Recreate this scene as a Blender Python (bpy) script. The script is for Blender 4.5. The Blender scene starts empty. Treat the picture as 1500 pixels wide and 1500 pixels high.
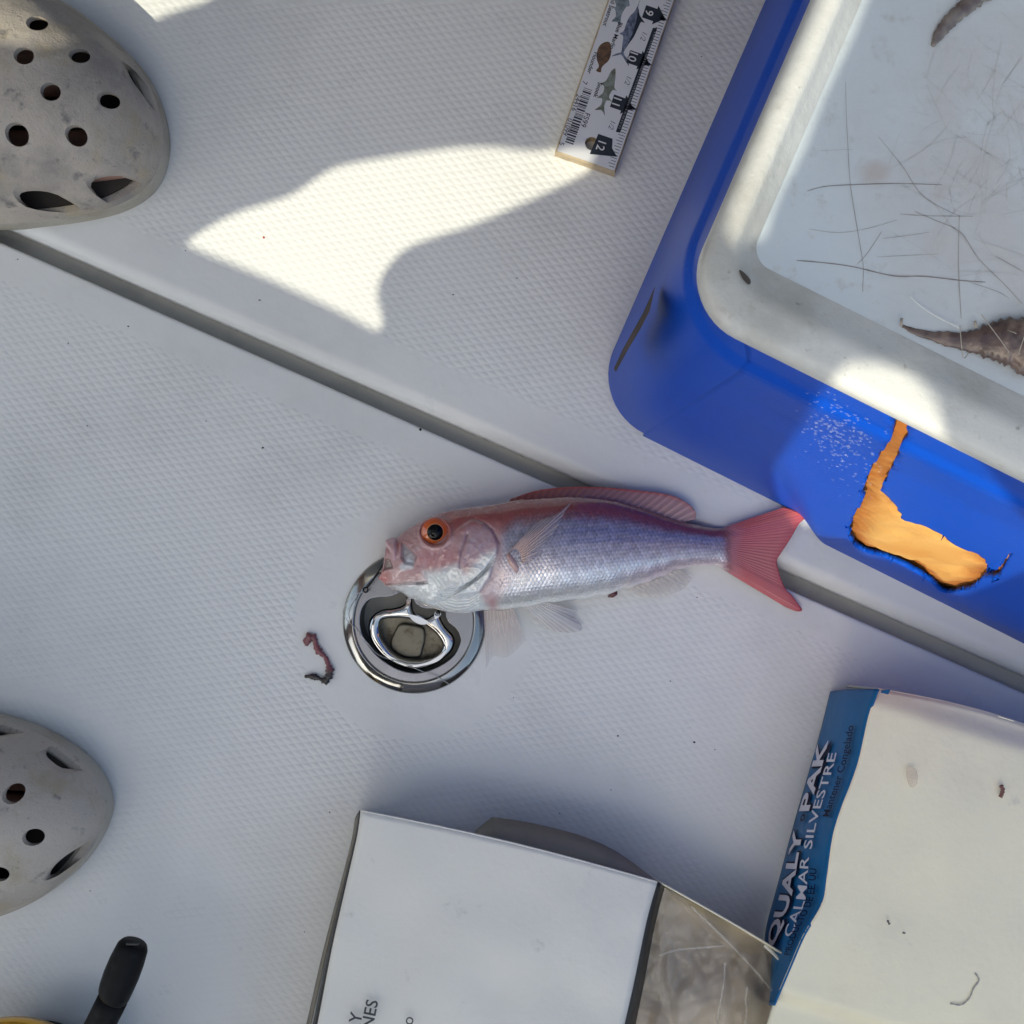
import bpy, bmesh, math, random
import numpy as np
from mathutils import Vector, Matrix

# ------------------------------------------------------------------ scene, camera, light
scn = bpy.context.scene
H = 0.62            # height of the phone above the deck (m)
F = 1686.0          # focal length in photograph pixels (1500 px wide)

cam_d = bpy.data.cameras.new('camera')
cam_d.sensor_width = 36.0
cam_d.lens = 36.0 * F / 1500.0
cam_d.clip_start = 0.01
cam_d.clip_end = 5000.0
cam = bpy.data.objects.new('camera', cam_d)
cam.location = (0, 0, H)
scn.collection.objects.link(cam)
scn.camera = cam

SUN_EL = math.radians(50.0)
SUN_AZ = math.atan2(-0.64, -0.77)                       # clockwise from +Y
SUN = Vector((math.cos(SUN_EL) * math.sin(SUN_AZ), math.cos(SUN_EL) * math.cos(SUN_AZ), math.sin(SUN_EL)))

world = bpy.data.worlds.new('World')
scn.world = world
world.use_nodes = True
wn = world.node_tree.nodes
wl = world.node_tree.links
bg = wn['Background']
sky = wn.new('ShaderNodeTexSky')
sky.sky_type = 'NISHITA'
sky.sun_disc = False
sky.sun_elevation = SUN_EL
sky.sun_rotation = SUN_AZ % (2 * math.pi)
sky.air_density = 1.0
sky.dust_density = 3.0
sky.ozone_density = 1.0
wl.new(sky.outputs[0], bg.inputs[0])
bg.inputs[1].default_value = 0.15

sun_d = bpy.data.lights.new('sun', 'SUN')
sun_d.energy = 2.0
sun_d.angle = math.radians(0.14)
sun_d.color = (1.0, 0.955, 0.86)
sun = bpy.data.objects.new('sun', sun_d)
sun.rotation_euler = SUN.to_track_quat('Z', 'Y').to_euler()
sun.location = SUN * 5
scn.collection.objects.link(sun)

scn.view_settings.view_transform = 'Standard'
scn.view_settings.look = 'None'
scn.view_settings.exposure = 0.90
scn.view_settings.use_white_balance = True          # the phone's own white balance for open shade
scn.view_settings.white_balance_temperature = 7200
scn.view_settings.white_balance_tint = 2
scn.view_settings.gamma = 1.0
scn.render.film_transparent = False
scn.cycles.use_denoising = True
scn.cycles.max_bounces = 8
scn.cycles.transparent_max_bounces = 12
scn.cycles.caustics_reflective = False
scn.cycles.caustics_refractive = False

# ------------------------------------------------------------------ helpers
rng = np.random.default_rng(7)
random.seed(7)


def U(px, py, z=0.0):
    """photograph pixel -> world point at height z"""
    k = (H - z) / F
    return ((px - 750.0) * k, (750.0 - py) * k, z)


def UL(pts, z=0.0):
    return [U(x, y, z) for x, y in pts]


def proj(v):
    """world points (n,3) -> photograph pixels"""
    v = np.asarray(v, float)
    k = F / (H - v[:, 2])
    return np.stack([750 + v[:, 0] * k, 750 - v[:, 1] * k], 1)


def lin(r, g, b):
    out = []
    for c in (r, g, b):
        c /= 255.0
        out.append(c / 12.92 if c <= 0.04045 else ((c + 0.055) / 1.055) ** 2.4)
    return tuple(out)


IRR = (0.40, 0.43, 0.49)     # what a white thing shows in this shade, linear


def alb(r, g, b, k=1.0):
    """real surface colour of something that shows as r,g,b in the open shade of this deck"""
    return tuple(min(0.82, k * c / i) for c, i in zip(lin(r, g, b), IRR))


def new_obj(name, data, parent=None):
    o = bpy.data.objects.new(name, data)
    scn.collection.objects.link(o)
    if parent is not None:
        o.parent = parent
        o.matrix_parent_inverse = parent.matrix_basis.inverted()
    return o


def mk(name, verts, faces, mat, parent=None, smooth=True, cols=None, uv=None):
    me = bpy.data.meshes.new(name)
    me.from_pydata([tuple(v) for v in verts], [], [tuple(int(i) for i in f) for f in faces])
    me.validate()
    if smooth:
        me.shade_smooth()
    if mat is not None:
        for m in (mat if isinstance(mat, (list, tuple)) else [mat]):
            me.materials.append(m)
    if cols is not None:
        a = me.color_attributes.new('tint', 'FLOAT_COLOR', 'POINT')
        c = np.ones((len(me.vertices), 4), np.float32)
        cc = np.asarray(cols, np.float32)
        c[:, :cc.shape[1]] = cc
        a.data.foreach_set('color', c.ravel())
    return new_obj(name, me, parent)


def sharp(o, deg=35):
    """flat look across hard edges, smooth elsewhere"""
    me = o.data
    bm = bmesh.new(); bm.from_mesh(me)
    for e in bm.edges:
        if len(e.link_faces) == 2:
            e.smooth = e.calc_face_angle(0) < math.radians(deg)
    bm.to_mesh(me); bm.free()
    return o


def recalc(o):
    bm = bmesh.new(); bm.from_mesh(o.data)
    bmesh.ops.recalc_face_normals(bm, faces=bm.faces)
    bm.to_mesh(o.data); bm.free()
    return o


def thing(name, label, cat, loc=(0, 0, 0), group=None):
    o = bpy.data.objects.new(name, None)
    o.empty_display_size = 0.02
    o.location = loc
    scn.collection.objects.link(o)
    o.matrix_basis = Matrix.Translation(loc)
    o['label'] = label
    o['category'] = cat
    if group:
        o['group'] = group
    return o


def tag(o, label=None, cat=None, group=None, kind=None):
    if label: o['label'] = label
    if cat: o['category'] = cat
    if group: o['group'] = group
    if kind: o['kind'] = kind
    return o


def fill2d(loops, thick=0.0, bevel=0.0, bres=2):
    """closed 2-D outlines (even-odd) -> verts, faces of a slab centred on z=0"""
    cu = bpy.data.curves.new('tmp', 'CURVE')
    cu.dimensions = '2D'
    cu.fill_mode = 'BOTH'
    cu.extrude = max(thick / 2 - bevel, 0)
    cu.bevel_depth = bevel
    cu.bevel_resolution = bres
    cu.offset = -bevel
    for lp in loops:
        sp = cu.splines.new('POLY')
        sp.points.add(len(lp) - 1)
        for p, (x, y) in zip(sp.points, lp):
            p.co = (x, y, 0, 1)
        sp.use_cyclic_u = True
    o = bpy.data.objects.new('tmp', cu)
    scn.collection.objects.link(o)
    dg = bpy.context.evaluated_depsgraph_get()
    me = bpy.data.meshes.new_from_object(o.evaluated_get(dg))
    v = np.empty(len(me.vertices) * 3); me.vertices.foreach_get('co', v)
    f = [tuple(p.vertices) for p in me.polygons]
    bpy.data.objects.remove(o); bpy.data.curves.remove(cu); bpy.data.meshes.remove(me)
    return v.reshape(-1, 3), f


def text2d(s, size, bold=0.0, shear=0.0, spacing=1.0):
    cu = bpy.data.curves.new('tmp', 'FONT')
    cu.body = s
    cu.size = size
    cu.offset = bold
    cu.shear = shear
    cu.space_character = spacing
    cu.resolution_u = 3
    o = bpy.data.objects.new('tmp', cu)
    scn.collection.objects.link(o)
    dg = bpy.context.evaluated_depsgraph_get()
    me = bpy.data.meshes.new_from_object(o.evaluated_get(dg))
    v = np.empty(len(me.vertices) * 3); me.vertices.foreach_get('co', v)
    f = [tuple(p.vertices) for p in me.polygons]
    bpy.data.objects.remove(o); bpy.data.curves.remove(cu); bpy.data.meshes.remove(me)
    return v.reshape(-1, 3), f


def smooth_loop(pts, n=6, closed=True):
    """Catmull-Rom through 2-D/3-D points"""
    P = [np.array(p, float) for p in pts]
    out = []
    m = len(P)
    rngi = range(m) if closed else range(m - 1)
    for i in rngi:
        if closed:
            p0, p1, p2, p3 = P[(i - 1) % m], P[i], P[(i + 1) % m], P[(i + 2) % m]
        else:
            p0, p1, p2, p3 = P[max(i - 1, 0)], P[i], P[i + 1], P[min(i + 2, m - 1)]
        for k in range(n):
            t = k / n
            out.append(0.5 * ((2 * p1) + (-p0 + p2) * t + (2 * p0 - 5 * p1 + 4 * p2 - p3) * t * t + (-p0 + 3 * p1 - 3 * p2 + p3) * t ** 3))
    if not closed:
        out.append(P[-1])
    return [tuple(p) for p in out]


def tube(path, rad, sides=8, cap=True):
    """tube along 3-D path; rad number or list, or (ru, rv) pairs"""
    P = [Vector(p) for p in path]
    n = len(P)
    vs, fs = [], []
    up = Vector((0, 0, 1))
    prev = None
    for i in range(n):
        t = (P[min(i + 1, n - 1)] - P[max(i - 1, 0)]).normalized()
        if prev is None:
            a = t.cross(up)
            if a.length < 1e-4: a = t.cross(Vector((0, 1, 0)))
            a.normalize()
        else:
            a = (prev - t * prev.dot(t)).normalized()
        prev = a
        b = a.cross(t).normalized()
        r = rad[i] if isinstance(rad, (list, tuple)) else rad
        ra, rb = r if isinstance(r, (list, tuple)) else (r, r)
        for k in range(sides):
            w = 2 * math.pi * k / sides
            vs.append(P[i] + a * (ra * math.cos(w)) + b * (rb * math.sin(w)))
    for i in range(n - 1):
        for k in range(sides):
            k2 = (k + 1) % sides
            fs.append((i * sides + k, i * sides + k2, (i + 1) * sides + k2, (i + 1) * sides + k))
    if cap:
        fs.append(tuple(range(sides))[::-1])
        fs.append(tuple((n - 1) * sides + k for k in range(sides)))
    return vs, fs


def box(x0, x1, y0, y1, z0, z1):
    v = [(x, y, z) for z in (z0, z1) for y in (y0, y1) for x in (x0, x1)]
    f = [(0, 2, 3, 1), (4, 5, 7, 6), (0, 1, 5, 4), (2, 6, 7, 3), (0, 4, 6, 2), (1, 3, 7, 5)]
    return v, f


def join(parts):
    V, Fc = [], []
    for v, f in parts:
        k = len(V)
        V += [tuple(p) for p in v]
        Fc += [tuple(i + k for i in q) for q in f]
    return V, Fc


def grid_faces(nu, nv, closed_v=False):
    f = []
    for i in range(nu - 1):
        for j in range(nv if closed_v else nv - 1):
            j2 = (j + 1) % nv
            f.append((i * nv + j, (i + 1) * nv + j, (i + 1) * nv + j2, i * nv + j2))
    return f


def vnoise(x, y, seed=0):
    """smooth value noise on arrays, about -1..1"""
    r = np.random.default_rng(seed).uniform(-1, 1, (64, 64))
    xi = np.floor(x).astype(int); yi = np.floor(y).astype(int)
    fx = x - xi; fy = y - yi
    fx = fx * fx * (3 - 2 * fx); fy = fy * fy * (3 - 2 * fy)
    g = lambda a, b: r[a % 64, b % 64]
    return (g(xi, yi) * (1 - fx) + g(xi + 1, yi) * fx) * (1 - fy) + (g(xi, yi + 1) * (1 - fx) + g(xi + 1, yi + 1) * fx) * fy


def fbm(x, y, seed=0, oct=4):
    s = 0; a = 1.0
    for k in range(oct):
        s = s + a * vnoise(x * 2 ** k + 7.3 * k, y * 2 ** k + 3.1 * k, seed + k); a *= 0.5
    return s / 1.9


def sstep(a, b, x):
    t = np.clip((np.asarray(x, float) - a) / (b - a), 0, 1)
    return t * t * (3 - 2 * t)


# ------------------------------------------------------------------ materials
def M(name, col=(0.5, 0.5, 0.5), rough=0.5, metal=0.0, spec=0.5, attr=False, coat=0.0, coat_rough=0.1,
      var=None, bump=None, alpha_attr=False, metal_attr=False, transmission=0.0, sss=0.0, rough_var=None, aniso=0.0):
    """var=(scale, colour2, lo, hi[, detail]); bump=[(scale, strength_m, detail)...]"""
    m = bpy.data.materials.new(name)
    m.use_nodes = True
    nt = m.node_tree
    N, L = nt.nodes, nt.links
    b = N['Principled BSDF']
    b.inputs['Base Color'].default_value = (*col, 1)
    b.inputs['Roughness'].default_value = rough
    b.inputs['Metallic'].default_value = metal
    b.inputs['Specular IOR Level'].default_value = spec
    b.inputs['Coat Weight'].default_value = coat
    b.inputs['Coat Roughness'].default_value = coat_rough
    b.inputs['Transmission Weight'].default_value = transmission
    if sss:
        b.inputs['Subsurface Weight'].default_value = sss
        b.inputs['Subsurface Radius'].default_value = (0.004, 0.0015, 0.001)
        b.inputs['Subsurface Scale'].default_value = 1.0
    tc = N.new('ShaderNodeTexCoord')
    csock = None
    if attr:
        at = N.new('ShaderNodeAttribute'); at.attribute_name = 'tint'
        csock = at.outputs['Color']
        if metal_attr:
            L.new(at.outputs['Alpha'], b.inputs['Metallic'])
        if alpha_attr:
            L.new(at.outputs['Alpha'], b.inputs['Alpha'])
    if var:
        vs = var if isinstance(var, list) else [var]
        for k, vv in enumerate(vs):
            nz = N.new('ShaderNodeTexNoise')
            nz.inputs['Scale'].default_value = vv[0]
            nz.inputs['Detail'].default_value = vv[4] if len(vv) > 4 else 6
            nz.inputs['Roughness'].default_value = 0.62
            L.new(tc.outputs['Object'], nz.inputs['Vector'])
            mr = N.new('ShaderNodeMapRange'); mr.interpolation_type = 'SMOOTHSTEP'
            mr.inputs['From Min'].default_value = vv[2]
            mr.inputs['From Max'].default_value = vv[3]
            L.new(nz.outputs['Fac'], mr.inputs['Value'])
            mx = N.new('ShaderNodeMix'); mx.data_type = 'RGBA'
            if csock is None:
                mx.inputs['A'].default_value = (*col, 1)
            else:
                L.new(csock, mx.inputs['A'])
            mx.inputs['B'].default_value = (*vv[1], 1)
            L.new(mr.outputs['Result'], mx.inputs['Factor'])
            csock = mx.outputs['Result']
    if csock is not None:
        L.new(csock, b.inputs['Base Color'])
    if rough_var:
        nz = N.new('ShaderNodeTexNoise'); nz.inputs['Scale'].default_value = rough_var[0]
        nz.inputs['Detail'].default_value = 5
        L.new(tc.outputs['Object'], nz.inputs['Vector'])
        mr = N.new('ShaderNodeMapRange')
        mr.inputs['From Min'].default_value = 0.3; mr.inputs['From Max'].default_value = 0.7
        mr.inputs['To Min'].default_value = rough_var[1]; mr.inputs['To Max'].default_value = rough_var[2]
        L.new(nz.outputs['Fac'], mr.inputs['Value'])
        L.new(mr.outputs['Result'], b.inputs['Roughness'])
    if bump:
        prev = None
        for (sc, st, det) in bump:
            nz = N.new('ShaderNodeTexNoise'); nz.inputs['Scale'].default_value = sc
            nz.inputs['Detail'].default_value = det
            L.new(tc.outputs['Object'], nz.inputs['Vector'])
            bp = N.new('ShaderNodeBump'); bp.inputs['Strength'].default_value = 1.0
            bp.inputs['Distance'].default_value = st
            L.new(nz.outputs['Fac'], bp.inputs['Height'])
            if prev is not None:
                L.new(prev, bp.inputs['Normal'])
            prev = bp.outputs['Normal']
        L.new(prev, b.inputs['Normal'])
    return m


GEL = (0.77, 0.77, 0.75)
m_gel = M('gelcoat', GEL, rough=0.32, var=[(9, (0.66, 0.66, 0.64), 0.45, 0.8), (120, (0.60, 0.59, 0.56), 0.66, 0.82)],
          bump=[(60, 0.0006, 3)], rough_var=(25, 0.25, 0.45))
m_tread = M('gelcoat_tread', GEL, rough=0.34, var=[(9, (0.66, 0.66, 0.64), 0.45, 0.8), (150, (0.58, 0.57, 0.54), 0.66, 0.82)],
            rough_var=(40, 0.26, 0.5))
m_gutter = M('gutter_grey', (0.48, 0.46, 0.41), rough=0.55, var=(30, (0.36, 0.345, 0.31), 0.45, 0.75))
m_steel = M('polished_steel', (0.62, 0.61, 0.59), rough=0.06, metal=1.0, rough_var=(70, 0.04, 0.12), bump=[(90, 0.00008, 3)])
m_bezel = M('bezel_steel', (0.40, 0.39, 0.37), rough=0.1, metal=1.0, rough_var=(90, 0.06, 0.16), bump=[(70, 0.00012, 3)], var=(120, (0.30, 0.28, 0.25), 0.5, 0.75))
m_brushed = M('satin_steel', (0.31, 0.31, 0.33), rough=0.3, metal=1.0, rough_var=(120, 0.24, 0.4))
m_cup = M('latch_cup', (0.22, 0.20, 0.15), rough=0.3, metal=0.7, var=(160, (0.09, 0.065, 0.04), 0.45, 0.75), rough_var=(100, 0.25, 0.5))
m_blackrub = M('black_rubber', (0.008, 0.008, 0.009), rough=0.5, spec=0.12, var=(200, (0.018, 0.018, 0.02), 0.5, 0.8), bump=[(300, 0.0002, 3)])
m_blue = M('cooler_blue', (0.001, 0.070, 0.50), rough=0.42, spec=0.08, var=[(5, (0.002, 0.058, 0.40), 0.45, 0.75)],
           bump=[(900, 0.00012, 1)])
m_lidw = M('cooler_lid_white', (0.63, 0.625, 0.60), rough=0.36, var=[(22, (0.47, 0.455, 0.42), 0.48, 0.72), (90, (0.40, 0.37, 0.32), 0.60, 0.78), (300, (0.30, 0.27, 0.23), 0.62, 0.8)],
           bump=[(260, 0.0003, 4), (900, 0.00010, 2)])
m_lidf = M('cooler_board', (0.62, 0.65, 0.66), rough=0.4, attr=True, var=[(200, (0.50, 0.50, 0.49), 0.55, 0.8)], bump=[(300, 0.0002, 4)])
m_foam = M('insulation_foam', (0.80, 0.40, 0.10), rough=0.8, attr=True, bump=[(600, 0.0004, 3)])

# ------------------------------------------------------------------ deck, hatch, gutter
P0 = np.array(U(0, 355)[:2]); P1 = np.array(U(1500, 355 + 0.4405 * 1500)[:2])
E1 = (P1 - P0) / np.linalg.norm(P1 - P0)           # along the gutter
E2 = np.array([-E1[1], E1[0]])                     # towards the fixed deck
DECK_Z = 0.0028


def dl(t, d, z=0.0):
    """gutter coordinates -> world (t along, d across)"""
    p = P0 + E1 * t + E2 * d
    return (p[0], p[1], z)


LC = U(607, 911)[:2]                                # latch centre
LR = 105.0 / (F / H)                                # latch outer radius

HT0, HT1, HD = -0.25, 0.95, 0.62                    # hatch lid extent
circ = [(LC[0] + 0.93 * LR * math.cos(a), LC[1] + 0.93 * LR * math.sin(a)) for a in np.linspace(0, 2 * math.pi, 64, endpoint=False)]
lid_out = [dl(HT0, 0)[:2], dl(HT0, -HD)[:2], dl(HT1, -HD)[:2], dl(HT1, 0)[:2]]
hatch = thing('deck_hatch', 'white non-skid hatch lid with round steel flush latch, under the red fish', 'hatch', dl(0.35, -0.3))
v, f = fill2d([lid_out, circ], 0.022, 0.0016, 3)
v[:, 2] -= 0.011
sharp(mk('lid', v, f, m_gel, hatch), 50)

# fixed deck with a bull-nosed edge above the gutter
prof = [(0.0086, -0.016), (0.0088, -0.0065)]
for a in np.linspace(0, math.pi / 2, 9):
    prof.append((0.0088 + 0.0092 * (1 - math.cos(a)), DECK_Z - 0.0080 * (1 - math.sin(a))))
prof += [(0.05, DECK_Z), (0.3, DECK_Z), (1.6, DECK_Z)]
ts = np.linspace(-2.6, 2.2, 40)
v = [dl(t, d, z) for t in ts for d, z in prof]
deck = tag(mk('deck', v, grid_faces(len(ts), len(prof)), m_gel), kind='structure')
recalc(deck)
# rest of the cockpit floor round the hatch and the gutter channel under the gap
parts = []
g = 0.0088
for (t0, t1, d0, d1) in ((-2.6, HT0 - g, -2.6, 0.0086), (HT1 + g, 2.2, -2.6, 0.0086), (HT0 - g, HT1 + g, -2.6, -HD - g)):
    parts.append(([dl(t0, d0, DECK_Z), dl(t1, d0, DECK_Z), dl(t1, d1, DECK_Z), dl(t0, d1, DECK_Z),
                   dl(t0, d0, -.03), dl(t1, d0, -.03), dl(t1, d1, -.03), dl(t0, d1, -.03)],
                  [(0, 1, 2, 3), (4, 7, 6, 5), (0, 4, 5, 1), (1, 5, 6, 2), (2, 6, 7, 3), (3, 7, 4, 0)]))
v, f = join(parts)
mk('deck_surround', v, f, m_gel, deck, smooth=False)
v = [dl(HT0 - g, -HD - g, -0.0155), dl(HT1 + g, -HD - g, -0.0155), dl(HT1 + g, 0.0087, -0.0155), dl(HT0 - g, 0.0087, -0.0155)]
mk('gutter', v, [(0, 1, 2, 3)], m_gutter, deck, smooth=False)

# moulded diamond tread: small pillowed rhombs
la = np.array([11.75, 1.35]) / (F / H)              # lattice step (world: y up)
lb = np.array([7.30, -9.40]) / (F / H)
det = la[0] * lb[1] - la[1] * lb[0]
PC = None


def tread(region, zbase, name, parent, seed):
    R = 0.40
    n = 110
    I, J = np.meshgrid(np.arange(-n, n + 1), np.arange(-n, n + 1), indexing='ij')
    cx = I * la[0] + J * lb[0]; cy = I * la[1] + J * lb[1]
    ok = (np.abs(cx) < R) & (np.abs(cy) < R)
    cx, cy = cx[ok], cy[ok]
    h = region(cx, cy)
    ok = h > 0.05
    cx, cy, h = cx[ok], cy[ok], h[ok]
    rs = np.random.default_rng(seed)
    h = h * (0.85 + 0.3 * rs.random(len(h))) * np.clip(0.72 + 0.75 * fbm(cx * 9 + 9, cy * 9 + 4, 3), 0.22, 1.15)
    cor = np.array([la + lb, la - lb, -la - lb, -la + lb]) * 0.5      # order around the rhomb
    mids = 0.5 * (cor + np.roll(cor, -1, 0))
    rim = np.empty((8, 2)); rim[0::2] = cor * 0.93; rim[1::2] = mids * 0.96
    top = np.empty((8, 2)); top[0::2] = cor * 0.52; top[1::2] = mids * 0.60
    k = len(cx)
    V = np.empty((k, 17, 3))
    V[:, :8, 0] = cx[:, None] + rim[None, :, 0]; V[:, :8, 1] = cy[:, None] + rim[None, :, 1]; V[:, :8, 2] = zbase - 0.00006
    V[:, 8:16, 0] = cx[:, None] + top[None, :, 0]; V[:, 8:16, 1] = cy[:, None] + top[None, :, 1]
    V[:, 8:16, 2] = (zbase + 0.00016 * h)[:, None]
    V[:, 16, 0] = cx; V[:, 16, 1] = cy; V[:, 16, 2] = zbase + 0.00023 * h
    base = []
    for i in range(8):
        i2 = (i + 1) % 8
        base.append((i, i2, 8 + i2, 8 + i))
    tri = [(8 + i, 8 + (i + 1) % 8, 16) for i in range(8)]
    off = (np.arange(k) * 17)[:, None]
    q = np.concatenate([np.array(base)[None] + off[:, :, None]], 0).reshape(-1, 4)
    t3 = (np.array(tri)[None] + off[:, :, None]).reshape(-1, 3)
    # orientation: rhomb order must be counter-clockwise
    ar = cor[0][0] * cor[1][1] - cor[0][1] * cor[1][0]
    if ar < 0:
        q = q[:, ::-1]; t3 = t3[:, ::-1]
    me = bpy.data.meshes.new(name)
    nv = k * 17
    me.vertices.add(nv); me.vertices.foreach_set('co', V.ravel())
    nl = q.size + t3.size
    me.loops.add(nl)
    me.loops.foreach_set('vertex_index', np.concatenate([q.ravel(), t3.ravel()]).astype(np.int32))
    npoly = len(q) + len(t3)
    me.polygons.add(npoly)
    ls = np.concatenate([np.arange(len(q)) * 4, q.size + np.arange(len(t3)) * 3]).astype(np.int32)
    me.polygons.foreach_set('loop_start', ls)
    me.update(calc_edges=True)
    me.shade_smooth()
    me.materials.append(m_tread)
    o = new_obj(name, me, parent)
    tag(o, kind='stuff')
    return o


def gd(x, y):
    return (x - P0[0]) * E2[0] + (y - P0[1]) * E2[1]


def reg_lid(x, y):
    d = gd(x, y)
    r = np.hypot(x - LC[0], y - LC[1])
    return sstep(-0.0172, -0.0195, d) * sstep(0.0635, 0.0655, r)


def reg_deck(x, y):
    d = gd(x, y)
    return 0.72 * sstep(0.0345, 0.037, d)


tread(reg_lid, 0.0, 'diamond_tread', hatch, 1)
tread(reg_deck, DECK_Z, 'diamond_tread', deck, 2)

# ------------------------------------------------------------------ flush latch (part of the hatch)
lz = lambda x, y: U(490 + x / 6.52, 800 + y / 6.52)[:2]
open_z = [(620, 440), (560, 470), (500, 482), (400, 487), (330, 512), (280, 570), (255, 640), (250, 740), (275, 850), (330, 940), (400, 1030),
          (500, 1110), (620, 1175), (760, 1205), (900, 1185), (1050, 1115), (1150, 1030), (1203, 920), (1203, 860), (1170, 790), (1110, 740),
          (1075, 690), (1063, 640), (1055, 560), (1000, 540), (960, 585), (870, 592), (800, 562), (762, 510), (748, 440), (715, 375), (660, 380)]
hand_z = [(690, 470), (664, 556), (560, 592), (470, 602), (390, 640), (340, 700), (322, 780), (340, 880), (390, 970), (470, 1060), (580, 1130),
          (700, 1172), (800, 1178), (920, 1148), (1040, 1080), (1120, 1000), (1148, 920), (1130, 850), (1060, 770), (1016, 690), (1000, 612),
          (955, 640), (890, 682), (830, 690), (770, 650), (745, 580), (738, 470)]
hole_z = [(432, 780), (450, 712), (520, 690), (640, 690), (760, 710), (860, 755), (950, 820), (1010, 890), (1030, 950), (1012, 1000), (960, 1048),
          (860, 1080), (760, 1088), (650, 1070), (560, 1020), (500, 950), (445, 860)]
# the polished bezel
rp = [(1.0, 0.0002), (0.994, 0.0008), (0.984, 0.0013), (0.92, 0.0025), (0.856, 0.0037), (0.846, 0.0038), (0.836, 0.0033), (0.828, 0.0026)]
nseg = 96
v = [(LC[0] + r * LR * math.cos(a), LC[1] + r * LR * math.sin(a), z) for a in np.linspace(0, 2 * math.pi, nseg, endpoint=False) for r, z in rp]
nr = len(rp)
f = [(i * nr + j, ((i + 1) % nseg) * nr + j, ((i + 1) % nseg) * nr + j + 1, i * nr + j + 1) for i in range(nseg) for j in range(nr - 1)]
latch = recalc(mk('latch', v, f, m_bezel, hatch))
latch['label'] = 'round polished steel flush latch bezel'
op = smooth_loop([lz(*p) for p in open_z], 4)
disc = [(LC[0] + 0.829 * LR * math.cos(a), LC[1] + 0.829 * LR * math.sin(a)) for a in np.linspace(0, 2 * math.pi, 80, endpoint=False)]
v, f = fill2d([disc, op], 0.0016, 0.0004, 2)
v[:, 2] += 0.0019
sharp(mk('face_plate', v, f, m_brushed, latch), 40)
# cup wall and floor
n = len(op)
v = [(x, y, 0.0014) for x, y in op] + [(x, y, -0.0205) for x, y in op]
f = [(i, (i + 1) % n, n + (i + 1) % n, n + i) for i in range(n)]
mk('cup_wall', v, f, M('cup_dark', (0.03, 0.028, 0.025), rough=0.3, metal=0.6), latch)
v, f = fill2d([[(LC[0] + 0.86 * LR * math.cos(a), LC[1] + 0.86 * LR * math.sin(a)) for a in np.linspace(0, 2 * math.pi, 48, endpoint=False)]], 0.001)
v[:, 2] -= 0.0205
mk('cup_floor', v, f, M('cup_floor_shade', (0.020, 0.018, 0.015), rough=0.4, metal=0.4), latch, smooth=False)  # shade of the deep gap round the handle is put into this colour
hc_ = np.mean(np.array(hole_z), 0)
v, f = fill2d([smooth_loop([lz(*(hc_ + (np.array(p) - hc_) * 1.06)) for p in hole_z], 4)], 0.002)
v[:, 2] -= 0.0105
mk('cup_plate', v, f, m_cup, latch, smooth=False)
sq = smooth_loop([lz(*p) for p in [(520, 930), (560, 830), (615, 755), (730, 760), (835, 790), (858, 880), (835, 1000), (800, 1075), (650, 1075), (540, 1000)]], 5)
v, f = fill2d([sq], 0.005, 0.0012, 3)
v[:, 2] -= 0.0080
sharp(mk('latch_bolt', v, f, m_cup, latch), 50)
ho = smooth_loop([lz(*p) for p in hand_z], 5)
hi = smooth_loop([lz(*p) for p in hole_z], 5)
v, f = fill2d([ho, hi], 0.0064, 0.0030, 8)
v[:, 2] -= 0.0008
sharp(mk('pull_handle', v, f, m_steel, latch), 60)

# ------------------------------------------------------------------ cooler
C1 = np.array([math.cos(math.radians(-26.5)), math.sin(math.radians(-26.5))])      # along the front
C2 = np.array([math.cos(math.radians(66.5)), math.sin(math.radians(66.5))])        # along the left end
_k = np.linalg.solve(np.stack([C1, -C2], 1), np.array([0.088, 0.165]) - np.array([0.158, -0.003]))
CP = np.array([0.158, -0.003]) + C1 * _k[0]
CI = np.linalg.inv(np.stack([C1, C2], 1))
CL, CW = 0.50, 0.34


def cw(a, b, z):
    p = CP + C1 * a + C2 * b
    return (p[0], p[1], z)


def rrect(inset, rad, n=12, lidr=False):
    ix = 0.004 + (inset - 0.0015) * 0.62 if lidr else inset
    x0, x1, y0, y1 = ix, CL - ix, inset, CW - inset
    r = rad
    pts = []
    for cx, cy, a0 in ((x0 + r, y0 + r, math.pi), (x1 - r, y0 + r, 1.5 * math.pi), (x1 - r, y1 - r, 0), (x0 + r, y1 - r, 0.5 * math.pi)):
        for k in range(n + 1):
            a = a0 + 0.5 * math.pi * k / n
            pts.append((cx + r * math.cos(a), cy + r * math.sin(a)))
    return pts


def loft(rows, n=12, lidr=False):
    """rows of (z, inset, radius) -> verts, faces; the four straight sides are faces too"""
    v, f = [], []
    m = 4 * (n + 1)
    for z, ins, rad in rows:
        for a, b in rrect(ins, rad, n, lidr):
            v.append(cw(a, b, z))
    for i in range(len(rows) - 1):
        for k in range(m):
            k2 = (k + 1) % m
            f.append((i * m + k, i * m + k2, (i + 1) * m + k2, (i + 1) * m + k))
    return v, f, m


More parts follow.
